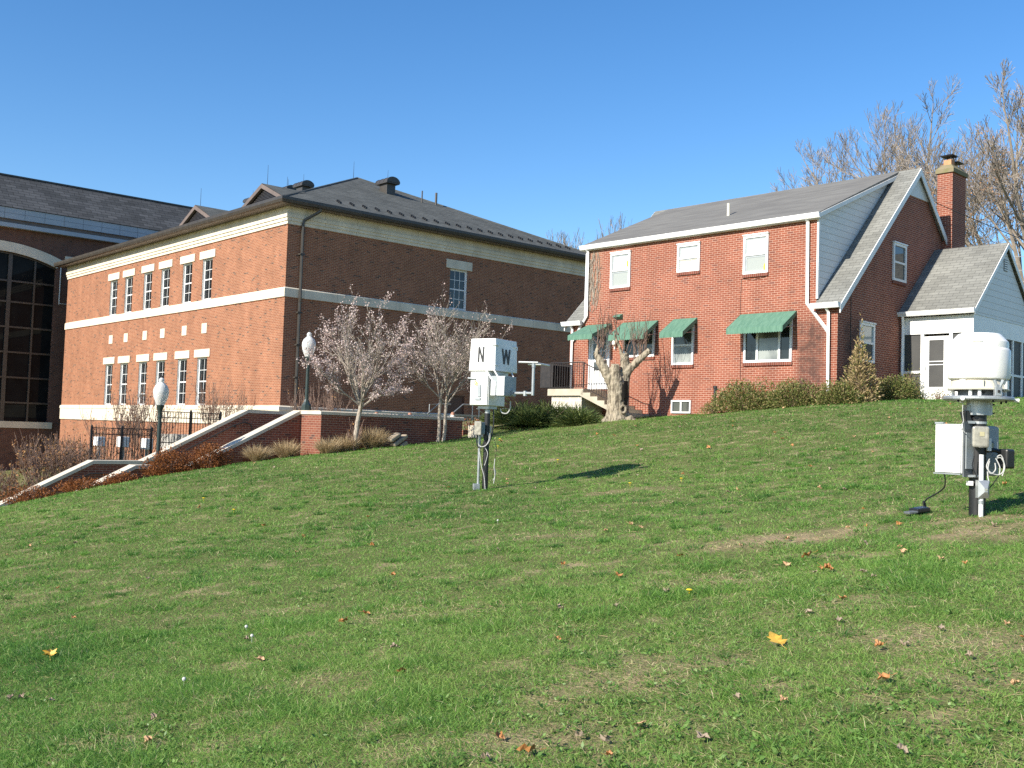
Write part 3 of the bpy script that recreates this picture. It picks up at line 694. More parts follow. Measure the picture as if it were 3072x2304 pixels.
# ================================================================== GARDEN WALLS, STAIRS, LAMPS
def build_walls():
    R = thing('retaining_wall', 'brick retaining wall in shade with a sunlit end pier and pale stone coping', 'wall', FW.o, FW.yaw)
    w = MB(); w.box(0, .9, 0, 1.115, -1.0, 2.0); w.box(.9, 5.16, 0, .38, -1.0, 2.0); w.build('brickwork', M['brick_wall'], R)
    def cop(poly):
        c = MB(); c.prism(poly, 2, 2.0, 2.085); top = len(c.v)
        return c
    c = MB(); p = .035
    for (a, b, y0, y1) in ((-p, .9, -p, 1.112), (.9, 5.2, -p, .38 + p)):
        c.box(a, b, y0, y1, 2.002, 2.085)
        c.quad((a, y0, 2.085), (b, y0, 2.085), (b, y0 + .05, 2.112), (a + .05 if a < 0 else a, y0 + .05, 2.112)); c.quad((a, y0 + .05, 2.112), (b, y0 + .05, 2.112), (b, y1, 2.112), (a, y1, 2.112))
        c.quad((a, y1, 2.085), (a, y1, 2.112), (a + .0, y0 + .05, 2.112), (a, y0, 2.085))
    c.build('coping', M['coping'], R)
    # the two cheek walls of the stair
    def cheek(label, y0, prof):
        Rc = thing('stair_wall', label, 'wall', FW.w(0, y0), FW.yaw)
        t = .38
        w = MB(); w.prism([(x, z - .105) for x, z in prof] + [(prof[-1][0], -4.5), (prof[0][0], -4.5)], 1, 0, t); w.build('brickwork', M['brick_wall'], Rc)
        co = MB()
        for (xa, za), (xb, zb) in zip(prof, prof[1:]): co.prism([(xa, za), (xb, zb), (xb, zb - .10), (xa, za - .10)], 1, -.035, t + .035)
        coo = co.build('coping', M['coping'], Rc)
        jt = MB()
        for (xa, za), (xb, zb) in zip(prof, prof[1:]):
            L = math.hypot(xb - xa, zb - za); k = 1
            while k * 1.25 < L - .2:
                f = k * 1.25 / L; x, z = xa + (xb - xa) * f, za + (zb - za) * f
                jt.prism([(x - .006, z + .0015), (x + .006, z + .0015), (x + .006, z - .101), (x - .006, z - .101)], 1, -.0365, t + .0365); k += 1
        if jt.v: jt.build('joint', M['bronze_trim'], coo)
        return Rc
    cheek('front cheek wall of the outdoor stair, brick with sloping pale coping, two flights', 1.12, [(-13.0, -3.6), (-4.84, .485), (-3.30, .485), (-.02, 2.11), (.75, 2.11)])
    cheek('rear cheek wall of the outdoor stair carrying the dark handrail, sloping pale coping', 4.12, [(-13.0, -3.6), (-4.85, .485), (-3.40, .485), (-.15, 2.11), (1.2, 2.11)])
    s = MB(); z, x = 1.22, -.1
    for k in range(11): s.box(x - .30, x, 1.51, 4.11, -4, z - .15); z -= .15; x -= .30
    s.box(x - 1.3, x, 1.51, 4.11, -4, z); x -= 1.3
    for k in range(22): s.box(x - .32, x, 1.51, 4.11, -6, z - .16); z -= .16; x -= .32
    o = s.build('steps', M['concrete']); o.location = FW.o; o.rotation_euler = (0, 0, FW.yaw); tag(o, kind='structure')
    H = thing('handrail', 'dark pipe handrail along the rear stair wall with a curled upper end', 'handrail', FW.w(0, 4.12), FW.yaw)
    h = MB(); yy = -.09
    h.tube([(-9, -2.0, 0)] if False else [(-10.0, yy, -2.42), (-4.95, yy, .12), (-3.5, yy, .13), (-.62, yy, 1.62), (-.30, yy, 1.72), (-.08, yy, 1.66), (-.02, yy, 1.5), (-.04, yy, 1.38)], .022, 7); h.build('rail', M['black_iron'], H, smooth=True)
    for x, z in ((-8.2, -1.5), (-6.2, -.5), (-4.3, .12), (-2.4, .69), (-.6, 1.6)):
        b = MB(); b.box(x - .03, x + .03, yy, .0, z - .06, z - .0); b.build('bracket', M['black_iron'], H)
build_walls()

def lamp_proto(loc, label):
    L = thing('post_lamp', label, 'street lamp', loc, FW.yaw, 'acorn lamps on the stair walls')
    b = MB(); b.lathe([(.15, 0), (.15, .16), (.13, .19), (.085, .27), (.062, .34)], n=8); b.build('base', M['green_black'], L)
    p = MB(); p.lathe([(.056, .33), (.050, 1.25), (.066, 1.26), (.066, 1.29), (.052, 1.30), (.052, 1.38), (.075, 1.50), (.105, 1.58), (.105, 1.60)], n=12); p.build('post', M['green_black'], L, smooth=True)
    g = MB(); g.lathe([(.10, 1.60), (.135, 1.67), (.185, 1.80), (.205, 1.93), (.20, 2.02), (.165, 2.10), (.16, 2.115), (.10, 2.17), (.062, 2.21), (.075, 2.24), (.07, 2.29), (.03, 2.33)], n=28); g.build('globe', M['globe'], L, smooth=True)
    f = MB(); f.lathe([(.03, 2.325), (.016, 2.34), (.02, 2.37), (.008, 2.39), (.004, 2.43)], n=8); f.build('finial', M['black_iron'], L)
    i = MB(); i.lathe([(.02, 1.6), (.028, 1.66), (.028, 1.80), (.01, 1.82)], n=10); i.build('bulb', M['white_plastic'], L)
    return L
lampA = lamp_proto(FW.w(-4.17, 1.31, .485), 'green black acorn lamp standing on the lower landing of the front stair wall')
dup(lampA, FW.w(.27, 1.31, 2.11), None, 'green black acorn lamp standing behind the sunlit end pier')

# iron fences beyond the stair
def iron_fence(label, x0, x1, y, zt, h):
    R = thing('iron_fence', label, 'fence', FW.w(0, y), FW.yaw, 'iron fences beyond the stair')
    n = max(2, int(round((x1 - x0) / 1.0))); 
    for k in range(n + 1):
        x = x0 + (x1 - x0) * k / n
        p = MB(); p.box(x - .03, x + .03, -.03, .03, zt - h - .6, zt + .05); p.lathe([(.035, 0), (.035, .02), (.0, .05)], (x, 0, zt + .05), 6); p.build('post', M['black_iron'], R)
    rl = MB()
    for z in (zt, zt - .19, zt - h + .1): rl.box(x0, x1, -.012, .012, z - .014, z + .014)
    rl.build('rail', M['black_iron'], R)
    pk = MB(); k = 0; x = x0 + .06
    while x < x1 - .03:
        pk.box(x - .007, x + .007, -.007, .007, zt - h, zt - .014); x += .095
    pk.build('pickets', M['black_iron'], R) if False else pk.build('picket', M['black_iron'], R)
    cr = MB(); x = x0 + .11
    while x < x1 - .05:
        cr.tube([(x + .045 * math.cos(a), 0, zt - .10 + .06 * math.sin(a)) for a in [2 * math.pi * i / 8 for i in range(9)]], .006, 4, False); x += .19
    cr.build('scroll', M['black_iron'], R)
iron_fence('lower black iron fence with ring frieze, in front of white boxes beside the near lamp', -3.9, -2.0, 7.0, 1.39, 1.1)
iron_fence('upper black iron fence with ring frieze, behind the post of the near lamp', -1.75, .35, 7.0, 1.98, 1.1)
def util_box(x, y, z0, w, h, label):
    R = thing('utility_box', label, 'utility box', FW.w(x, y, 0), FW.yaw - math.pi / 2)
    b = MB(); b.box(-w / 2, w / 2, -.12, .12, z0, z0 + h); b.build('cabinet', M['white_metal'], R, bevel=.01)
    l = MB(); l.box(-w / 2 + .02, w / 2 - .02, -.128, -.122, z0 + .03, z0 + h - .03); l.build('cover', M['white'], R)
    p = MB(); p.box(-.04, .04, -.04, .04, z0 - 1.6, z0); p.build('stand', M['grey_box'], R)
util_box(-3.28, 8.0, .80, .36, .30, 'white utility box behind the lower iron fence, next to its leftmost post')
util_box(-2.52, 8.0, .78, .44, .34, 'wide white utility box behind the middle post of the lower iron fence')
util_box(-1.72, 8.0, .72, .42, .36, 'white utility box behind the right end of the lower iron fence')

# ---- behind the end of the garden wall: bollards, rails, panel wall, lit block
def build_yard():
    def bollard(x, y, ztop, label):
        R = thing('bollard', label, 'bollard', FB.w(x, y, ztop - 1.0), FB.yaw, 'brown bollards before the hall')
        b = MB(); b.lathe([(.085, -.3), (.085, .92), (.07, .97), (.04, .995), (.0, 1.0)], n=14, caps=False); b.build('post', M['bollard'], R, smooth=True)
        for z in (.78, .28):
            s = MB(); s.lathe([(.0865, z), (.0865, z + .10)], n=14, caps=False); s.build('band', M['white'], R)
    bollard(1.05, -5.2, 2.27, 'brown bollard top just showing over the coping right of the first blossom tree')
    bollard(2.55, -5.2, 2.31, 'brown bollard top showing over the coping between the two blossom trees')
    bollard(4.75, -5.0, 2.42, 'brown bollard with white band right beside the second blossom tree trunk')
    bollard(7.44, -5.0, 2.52, 'brown bollard with two white bands, fully in view right of the marked instrument pole')
    bollard(8.9, -5.0, 2.60, 'brown bollard head showing above the juniper')
    P = thing('panel_wall', 'low tan panel wall with pale frame behind the marked instrument pole', 'wall', FB.w(5.3, -4.3), FB.yaw)
    a = MB(); a.box(0, 2.9, 0, .1, .8, 2.28); a.build('panel', M['tan_panel'], P)
    f = MB(); f.box(-.02, 2.95, -.03, .13, 2.28, 2.36); f.box(-.04, .04, -.03, .13, .8, 2.28); f.box(1.75, 1.79, -.02, 0, .8, 2.28); f.build('frame', M['coping'], P)
    H = thing('pipe_rail', 'grey pipe railing ramped over the tan panel wall by the brown door', 'railing', FB.w(5.0, -4.55), FB.yaw)
    r = MB()
    r.tube([(-.35, 0, 2.05), (.6, 0, 2.75), (2.1, 0, 2.75)], .025, 6); r.tube([(-.35, 0, 1.6), (.6, 0, 2.2), (3.0, 0, 2.25)], .02, 6)
    r.tube([(1.45, .15, 2.62), (2.0, .15, 2.3), (2.7, .15, 2.33), (3.4, .15, 2.65)], .022, 6); r.tube([(2.6, 0, 2.66), (3.5, 0, 2.66)], .022, 6)
    r.build('rail', M['galvanised'], H, smooth=True)
    for x, z in ((1.1, 2.74), (1.45, 2.7), (2.6, 2.66)):
        p = MB(); p.tube([(x, 0, 1.0), (x, 0, z)], .022, 6); p.build('post', M['galvanised'], H)
    H2 = thing('pipe_rail', 'short grey pipe railing rising beside the second blossom tree trunk', 'railing', FB.w(3.9, -4.6), FB.yaw)
    r = MB(); r.tube([(-.1, 0, 2.3), (.45, 0, 2.72), (1.05, 0, 2.72)], .024, 6); r.tube([(0, 0, 1.2), (0, 0, 2.68), (.5, 0, 2.7)], .02, 6); r.build('rail', M['galvanised'], H2)
    p = MB(); p.tube([(.75, 0, 1.2), (.75, 0, 2.71)], .022, 6); p.build('post', M['galvanised'], H2)
    K = thing('stone_kerb', 'sunlit cream stone kerb end stepped beside the end of the retaining wall', 'kerb', FW.w(5.30, -.62), FW.yaw)
    k = MB(); k.box(0, .22, 0, .50, .9, 1.86); k.build('upright', M['limestone'], K, bevel=.01)
    k = MB(); k.box(0, .60, .0, .45, 1.902, 2.05) if False else k.box(.22, .58, .02, .50, 1.64, 1.86); k.build('tread', M['limestone'], K, bevel=.01)
    Q = thing('planter_wall', 'low brown brick planter edge below the tan panel wall', 'planter', FW.w(5.8, .75), FW.yaw)
    q = MB(); q.box(.0, 4.2, 0, .3, .8, 1.72); q.build('brickwork', M['brick_wall'], Q)
    q = MB(); q.box(.02, 4.2, .3, 1.2, .8, 1.68); q.build('soil', M['mulch'], Q)
    base = FW.w(2.05, -.75); g0 = gz(base.x, base.y)
    for (dx, dz, ry, w_, h_, lb) in ((-.05, .28, .55, .20, .055, 'long flat tan stone leaning on top of the pile'), (.05, .14, .55, .17, .06, 'flat tan stone under the long leaning one'), (.24, .26, .6, .15, .055, 'short rounded tan stone, upper right of the pile'), (.26, .08, .5, .13, .06, 'small tan stone at the lower right of the pile')):
        c = base + FW.ex * dx + Vector((0, 0, g0 + dz))
        ax = FW.ex * math.cos(ry) + Vector((0, 0, math.sin(ry))); az = -FW.ex * math.sin(ry) + Vector((0, 0, math.cos(ry)))
        s = MB(); s.obox((0, 0, 0), ax, FW.ey, az, w_, .14, h_); o = s.build('stone', M['stone'], None, bevel=.03); o.location = c
        tag(o, lb, 'stone', 'flat stones piled by the garden wall')
build_yard()

# ================================================================== THE HOUSE
def vinyl_window(root, axis, c, out, u0, u1, z0, z1, kind='hung', top=None, low=None, head=True, sill=True, fr=.075):
    """white window standing a little proud of the brick, with panes behind its frame and a brick sill"""
    P = (lambda d0, d1, a, b, e, g: (min(c + out * d0, c + out * d1), max(c + out * d0, c + out * d1), a, b, e, g)) if axis == 0 else (lambda d0, d1, a, b, e, g: (a, b, min(c + out * d0, c + out * d1), max(c + out * d0, c + out * d1), e, g))
    f = MB()
    f.box(*P(.0, .055, u0, u0 + fr, z0, z1)); f.box(*P(.0, .055, u1 - fr, u1, z0, z1)); f.box(*P(.0, .055, u0 + fr, u1 - fr, z1 - fr, z1)); f.box(*P(.0, .058, u0 + fr, u1 - fr, z0, z0 + fr))
    if head: f.box(*P(.0, .085, u0 - .015, u1 + .015, z1 + .002, z1 + .045))
    zm = (z0 + z1) / 2
    panes = []
    if kind == 'hung':
        f.box(*P(.0, .048, u0 + fr, u1 - fr, zm - .03, zm + .03))
        panes = [(u0 + fr, u1 - fr, zm + .03, z1 - fr, top), (u0 + fr, u1 - fr, z0 + fr, zm - .03, low)]
    elif kind == 'picture':
        L = u1 - u0; cuts = [u0 + fr, u0 + L * .255, u0 + L * .715, u1 - fr]
        for q in cuts[1:3]: f.box(*P(.0, .05, q - .035, q + .035, z0 + fr, z1 - fr))
        panes = [(cuts[0], cuts[1] - .035, z0 + fr, z1 - fr, top), (cuts[1] + .035, cuts[2] - .035, z0 + fr, z1 - fr, low), (cuts[2] + .035, cuts[3], z0 + fr, z1 - fr, top)]
    elif kind == 'slider':
        um = (u0 + u1) / 2
        f.box(*P(.0, .05, um - .03, um + .03, z0 + fr, z1 - fr))
        panes = [(u0 + fr, um - .03, z0 + fr, z1 - fr, top), (um + .03, u1 - fr, z0 + fr, z1 - fr, low)]
    fo = f.build('window', M['white'], root)
    for (a, b, e, g, m) in panes:
        p = MB(); p.box(*P(.002, .012, a - .002, b + .002, e - .002, g + .002)); p.build('pane', m or M['glass_grey'], fo)
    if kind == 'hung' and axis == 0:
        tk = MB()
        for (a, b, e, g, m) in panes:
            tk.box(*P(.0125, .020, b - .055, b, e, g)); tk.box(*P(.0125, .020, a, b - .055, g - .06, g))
        tk.build('sash_shade_strip', M['grey_box'], fo)  # grey strips painting the shadow inside the frame, left and top only
    if sill:
        s = MB(); s.box(*P(.0, .05, u0 - .01, u1 + .01, z0 - .10, z0 - .003)); s.build('sill', M['soldier'], fo)
    return fo

def build_house():
    R = thing('brick_house', 'red brick two storey house with grey roof, chimney, green awnings and a white side porch', 'house', FH.o, FH.yaw)
    W, Dp, ze, zr, xr = 10.62, 9.8, 5.74, 10.6, 4.9
    w = MB()
    w.quad((0, 0, 1.5), (0, .7, 1.5), (0, .7, ze), (0, 0, ze)); w.quad((0, 9.92, 1.5), (0, W, 1.5), (0, W, ze), (0, 9.92, ze))
    w.quad((0, .7, 1.5), (0, 9.92, 1.5), (0, 9.92, 8.42), (0, .7, 8.42))
    for y in (0, W): w.quad((0, y, 1.5), (Dp, y, 1.5), (Dp, y, ze), (xr, y, zr), (0, y, ze))
    w.quad((Dp, 0, 1.5), (Dp, W, 1.5), (Dp, W, ze), (Dp, 0, ze))
    w.build('wall', M['brick_house'], R)
    # main roof with its rakes, dormer roof and cheeks
    k = (zr - ze) / xr; t = .10
    def zs(x): return ze + k * x if x <= xr else ze + k * (2 * xr - x)
    r = MB(); ov = .14
    for (ya, yb) in ((-ov, .70), (9.92, W + ov)):       # the strips of steep front roof at each side of the dormer
        r.prism([(-.16, zs(-.16) + .02), (xr, zr + .02), (xr, zr + .02 + t), (-.16, zs(-.16) + .02 + t)], 1, ya, yb)
    r.prism([(xr, zr + .021), (Dp + .16, zs(Dp + .16) + .02), (Dp + .16, zs(Dp + .16) + .02 + t), (xr, zr + .021 + t)], 1, -ov + .003, W + ov - .003)
    ro = r.build('roof', M['shingle_house'], R)
    # dormer: one long low slope
    kd = (10.62 - 8.44) / 4.92
    d = MB(); d.prism([(-.12, 8.44 - .05), (xr + .02, 10.60), (xr + .02, 10.72), (-.12, 8.44 + .07)], 1, .58, 10.06); do = d.build('dormer_roof', M['rolled_roof'], R)
    vp = MB(); vp.tube([(1.55, 4.95, 9.1), (1.55, 4.95, 9.65)], .055, 8); vp.build('vent_pipe', M['cream_plastic'], do)
    for (x, y, l) in ((2.9, 6.9, .35), (2.0, 7.6, .3), (.7, 8.9, .3)):
        q = MB(); z = 8.5 + kd * x; q.obox((x, y, z + .028), (0, 1, 0), (1, 0, kd), (-kd, 0, 1), l, .035, .012); q.build('patch', M['grey_dark'], do)
    for y in (.72, 9.90):
        c = MB(); c.quad((.03, y, ze + .16), (xr - .15, y, 10.45), (.03, y, 8.44)); c.build('dormer_siding', M['siding'], R)
    tr = MB(); tr.box(-.012, .07, .655, .715, ze + .2, 8.40); tr.box(-.012, .06, 9.91, 9.96, ze + .2, 8.40); tr.build('corner_trim', M['white'], R)
    for y in (.58, 10.06):
        tr = MB(); tr.prism([(-.14, 8.34), (xr - .05, 10.47), (xr - .05, 10.60), (-.14, 8.47)], 1, y - .03 if y < 1 else y, y if y < 1 else y + .03)
        tr.build('dormer_fascia', M['white'], do)
    for y in (-ov - .03, W + ov):
        rk = MB(); rk.prism([(-.16, zs(-.16) - .13), (xr, zr - .13), (xr, zr + .10), (-.16, zs(-.16) + .10)], 1, y, y + .03); rk.prism([(xr, zr - .13), (Dp + .16, zs(Dp + .16) - .13), (Dp + .16, zs(Dp + .16) + .10), (xr, zr + .10)], 1, y, y + .03)
        rk.build('rake_board', M['white'], ro)
    gs = MB(); gs.prism([(xr - .88, 9.76), (xr + .90, 9.76), (xr + .06, 10.50), (xr - .06, 10.50)], 1, -.03, -.004); gs.build('gable_siding', M['siding_v'], R)
    # gutters and downspouts
    def gut(x, y0, y1, z, name='gutter'):
        g = MB(); g.prism([(x + .10, z - .10), (x + .01, z - .10), (x - .03, z - .02), (x - .03, z + .02), (x - .05, z + .025), (x - .05, z + .05), (x + .10, z + .05)], 1, y0, y1)
        return g.build(name, M['white'], R)
    gut(-.20, .54, 10.10, 8.43); gut(-.26, -.16, .74, ze - .03); gut(-.26, 9.9, W + .22, ze - .03)
    sf = MB(); sf.box(-.14, -.002, .60, 10.04, 8.30, 8.33); sf.build('soffit', M['cream_plastic'], R)
    def spout(pts, name='downspout', w_=.045):
        d = MB(); d.tube(pts, w_ * 1.25, 4); return d.build(name, M['white'], R)
    spout([(-.18, 1.0, 8.38), (-.07, 1.0, 8.26), (-.07, .97, 5.80), (-.08, .30, 4.98), (-.08, .26, 4.92)])
    spout([(-.20, .30, 5.66), (-.075, .26, 5.50), (-.075, .24, 3.05), (-.25, .24, 2.98)])
    spout([(-.18, 9.84, 8.38), (-.07, 9.80, 8.26), (-.07, 9.78, 5.95), (-.07, 10.38, 5.15), (-.07, 10.42, 5.08)])
    spout([(-.20, 10.47, 5.66), (-.075, 10.47, 5.50), (-.075, 10.47, 3.35)])
    # windows
    def paper(win, y, z):
        p = MB(); p.lathe([(.0, -.003), (.085, -.003), (.085, .003), (.0, .003)], n=14, caps=False)
        o = p.build('yellow_disc', M['yellow'], win); o.rotation_euler = (0, math.pi / 2, 0); o.location = (-.016, y, z); o.scale = (1.4, .7, 1)
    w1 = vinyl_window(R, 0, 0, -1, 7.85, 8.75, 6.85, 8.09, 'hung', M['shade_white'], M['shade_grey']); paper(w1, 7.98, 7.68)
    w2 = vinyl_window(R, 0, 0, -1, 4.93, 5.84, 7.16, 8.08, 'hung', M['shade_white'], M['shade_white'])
    dr = MB()
    for q in range(3): dr.tube([(-.020, 5.0 + .25 * q * 0 + i * .076, 7.58 - q * .13 - .05 * math.sin(math.pi * i / 10)) for i in range(11)], .012, 4)
    dr.build('draped_curtain', M['cream_plastic'], w2)
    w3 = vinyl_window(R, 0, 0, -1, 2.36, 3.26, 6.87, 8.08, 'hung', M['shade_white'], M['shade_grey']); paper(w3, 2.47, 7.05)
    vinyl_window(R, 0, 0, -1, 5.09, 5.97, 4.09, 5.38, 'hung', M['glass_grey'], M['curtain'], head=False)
    vinyl_window(R, 0, 0, -1, 1.47, 3.17, 4.09, 5.40, 'picture', M['glass_dark'], M['curtain'], head=False)
    vinyl_window(R, 0, 0, -1, 6.71, 8.06, 4.40, 5.40, 'slider', M['glass_grey'], M['glass_dark'], head=False)
    vinyl_window(R, 0, 0, -1, 5.14, 5.93, 2.50, 2.93, 'slider', M['glass_grey'], M['glass_grey'], head=False, sill=False, fr=.05)
    vinyl_window(R, 1, 0, -1, 3.32, 4.20, 6.86, 8.05, 'hung', M['glass_grey'], M['glass_grey'])
    vinyl_window(R, 1, 0, -1, 1.30, 2.18, 4.15, 5.33, 'hung', M['shade_grey'], M['glass_grey'])
    # awnings: sloped canvas, drop valance with scalloped hem, side wings
    def awning(y0, y1, zt=5.62, p=.78, drop=.52, val=.16):
        a = MB(); n = int((y1 - y0) / .085); zf = zt - drop
        th = .012
        a.quad((-.02, y0, zt), (-.02, y1, zt), (-p, y1, zf), (-p, y0, zf)); a.quad((-.02, y0, zt - th), (-.02, y1, zt - th), (-p + .01, y1, zf - th), (-p + .01, y0, zf - th))
        a.quad((-.02, y0, zt), (-.02, y1, zt), (-.02, y1, zt - th), (-.02, y0, zt - th))
        for i in range(n):
            ya, yb = y0 + (y1 - y0) * i / n, y0 + (y1 - y0) * (i + 1) / n; q = (yb - ya)
            hem = [(ya + q * f, zf - val - .028 * math.sin(math.pi * f)) for f in (0, .25, .5, .75, 1)]
            a.quad((-p, ya, zf), *[(-p - .005, y, z) for y, z in hem], (-p, yb, zf)); a.quad((-p + .012, ya, zf), *[(-p + .007, y, z) for y, z in hem], (-p + .012, yb, zf))
        for y in (y0, y1):      # side wing: a narrow strip under the slope
            a.quad((-.02, y, zt), (-p, y, zf), (-p, y, zf - val), (-p + .07, y, zf - val + .06), (-p + .13, y, zf - .07), (-.02, y, zt - .14))
            a.quad((-.02, y + .008, zt), (-p, y + .008, zf), (-p, y + .008, zf - val), (-p + .07, y + .008, zf - val + .06), (-p + .13, y + .008, zf - .07), (-.02, y + .008, zt - .14))
        ao = a.build('awning', M['green_awning'], R)
        f = MB()
        for y in (y0 + .03, y1 - .03): f.tube([(-.02, y, zt - .45), (-p + .03, y, zf - .05)], .011, 5)
        f.tube([(-p + .03, y0 + .02, zf - .05), (-p + .03, y1 - .02, zf - .05)], .011, 5); f.build('frame', M['galvanised'], ao)
        return ao
    awning(1.34, 3.32); awning(4.98, 5.92); awning(6.58, 8.12); awning(8.62, 9.76, p=1.05, drop=.46)
    # front door with storm door, lamp, vents
    d = MB(); d.box(-.045, -.003, 8.73, 9.56, 3.32, 5.36); do = d.build('door', M['white'], R)
    f = MB(); f.box(-.07, -.004, 8.66, 8.728, 3.32, 5.43); f.box(-.07, -.004, 9.562, 9.63, 3.32, 5.43); f.box(-.07, -.004, 8.728, 9.562, 5.362, 5.43); f.build('door_frame', M['white'], do)
    g = MB(); g.box(-.052, -.046, 8.86, 9.43, 4.40, 5.22); g.build('pane', M['glass_dark'], do)
    g = MB()
    for y in (9.05, 9.24): g.box(-.06, -.053, y - .012, y + .012, 4.40, 5.22)
    for z in (4.66, 4.94): g.box(-.06, -.053, 8.86, 9.43, z - .012, z + .012)
    g.build('muntin', M['white'], do)
    g = MB(); g.box(-.052, -.0465, 8.90, 9.39, 3.98, 4.28); g.build('lower_pane', M['glass_grey'], do)
    h = MB(); h.box(-.10, -.045, 8.78, 8.83, 4.22, 4.34); h.build('handle', M['black_iron'], do)
    l = MB(); l.lathe([(.02, 4.82), (.07, 4.86), (.075, 4.93), (.05, 5.0), (.0, 5.02)], (-.12, 8.42, 0), 12, False); l.box(-.09, -.002, 8.40, 8.44, 4.70, 4.86); l.build('porch_light', M['white_plastic'], R, smooth=True)
    v = MB(); v.prism([(-.002, 5.93), (-.16, 5.86), (-.16, 5.82), (-.002, 5.76)], 1, 8.15, 8.47); v.build('vent_hood', M['green_awning'], R)
    cw = MB(); cw.tube([(-.006, 3.33, 6.75), (-.006, 3.35, 5.7), (-.006, 3.30, 4.4), (-.006, 3.28, 3.2)], .007, 4); cw.tube([(-.006, 3.33, 6.75), (-.006, 2.9, 6.68), (-.006, 2.45, 6.74)], .007, 4); cw.build('wall_cable', M['cable_black'], R)
    cw = MB(); cw.tube([(.75, -.008, 6.2), (.76, -.008, 4.6), (.78, -.008, 3.2)], .012, 5); cw.build('wall_cable', M['cable_black'], R)
    # chimney on the gable
    ch = MB(); ch.box(6.90, 7.96, -.32, .20, 2.0, 10.96); co = ch.build('chimney', M['brick_house'], R)
    cp = MB(); cp.box(6.85, 8.01, -.37, .25, 10.962, 11.10); i = len(cp.v)
    cp.v += [(6.85, -.37, 11.10), (8.01, -.37, 11.10), (8.01, .25, 11.10), (6.85, .25, 11.10), (7.02, -.22, 11.27), (7.84, -.22, 11.27), (7.84, .10, 11.27), (7.02, .10, 11.27)]
    for q in ((0, 1, 5, 4), (1, 2, 6, 5), (2, 3, 7, 6), (3, 0, 4, 7), (4, 5, 6, 7)): cp.f.append(tuple(i + a for a in q))
    cp.build('chimney_cap', M['mossy'], co)
    for (x, z, s) in ((7.20, 11.55, 1.0), (7.66, 11.40, .9)):
        fl = MB(); fl.box(x - .13, x + .13, -.19, .07, 11.2, z - .10); fl.build('flue', M['orange_clay'], co)
        rc = MB(); rc.box(x - .22, x + .22, -.28, .16, z + .02, z + .035); j = len(rc.v)
        rc.v += [(x - .24, -.30, z + .035), (x + .24, -.30, z + .035), (x + .24, .18, z + .035), (x - .24, .18, z + .035), (x, -.06, z + .13)]
        for q in ((0, 1, 4), (1, 2, 4), (2, 3, 4), (3, 0, 4), (3, 2, 1, 0)): rc.f.append(tuple(j + a for a in q))
        for (a, b) in ((-.11, -.17), (.11, -.17), (.11, .05), (-.11, .05)): rc.box(x + a - .008, x + a + .008, b - .008, b + .008, z - .10, z + .03)
        rc.build('rain_cap', M['black_iron'], co)
    # screened side porch
    X0, X1, Y1, zf, zw, xm, zt = 3.98, 8.66, -2.28, 3.16, 5.72, 6.32, 8.16
    P = MB()
    P.box(X0, X1, Y1, -.004, 2.2, zf + .12); po = P.build('porch', M['white'], R)
    b = MB(); b.box(X0 - .006, X1 + .006, Y1 - .006, -.01, 5.18, zw); b.build('porch_beam', M['white'], po)
    k2 = (zt - 5.84) / (xm - 3.83)
    g = MB(); g.prism([(X0 - .02, zw + .004), (X1 + .02, zw + .004), (xm, zt - .14)], 1, Y1 - .02, Y1 + .04); g.build('gable_siding', M['siding'], po)
    rf = MB()
    rf.prism([(3.80, 5.80), (xm, zt), (xm, zt + .09), (3.80, 5.89)], 1, Y1 - .10, -.003); rf.prism([(xm, zt), (2 * xm - 3.80, 5.80), (2 * xm - 3.80, 5.89), (xm, zt + .089)], 1, Y1 - .10, -.003)
    rf.build('porch_roof', M['shingle_house'], po)
    rk = MB(); rk.prism([(3.80, 5.70), (xm, zt - .10), (xm, zt + .06), (3.80, 5.86)], 1, Y1 - .125, Y1 - .102); rk.prism([(xm, zt - .10), (2 * xm - 3.8, 5.70), (2 * xm - 3.8, 5.86), (xm, zt + .06)], 1, Y1 - .125, Y1 - .102); rk.build('rake_board', M['white'], po)
    gt = MB(); gt.prism([(3.86, 5.74), (3.74, 5.74), (3.70, 5.82), (3.69, 5.88), (3.86, 5.88)], 1, Y1 - .12, -.004); gt.build('porch_gutter', M['white'], po)
    ds = MB(); ds.tube([(3.78, -.14, 5.76), (3.90, -.10, 5.45), (3.90, -.09, 3.1)], .055, 4); ds.build('downspout', M['white'], po)
    vt = MB(); vt.box(6.18, 6.46, Y1 - .035, Y1 - .021, 7.32, 7.70); vo = vt.build('gable_vent', M['grey_dark'], po)
    vt = MB()
    for q in range(5): vt.box(6.19, 6.45, Y1 - .05, Y1 - .035, 7.35 + q * .07, 7.38 + q * .07)
    vt.build('louver', M['white'], vo)
    fr = MB()
    posts_y = (-.06, -.70, -1.60, -1.98, Y1 + .05)
    for y in posts_y: fr.box(X0 - .003, X0 + .09, y - .05, y + .05, zf + .121, 5.179)
    fr.box(X0, X0 + .085, Y1 + .05, -1.98, zf + .122, 5.178)
    fr.box(X0 + .002, X0 + .07, -.65, -.11, 3.95, 4.03); fr.box(X0 + .002, X0 + .07, -.65, -.11, zf + .125, 3.30); fr.box(X0 + .002, X0 + .07, -1.93, -1.65, zf + .125, 4.2)
    n = 6
    for q in range(n + 1):
        x = X0 + .05 + (X1 - X0 - .1) * q / n; fr.box(x - .045, x + .045, Y1 - .003, Y1 + .08, zf + .121, 5.179)
    fr.box(X0 + .09, X1 - .09, Y1, Y1 + .07, 4.02, 4.09)
    fr.build('porch_frame', M['white'], po)
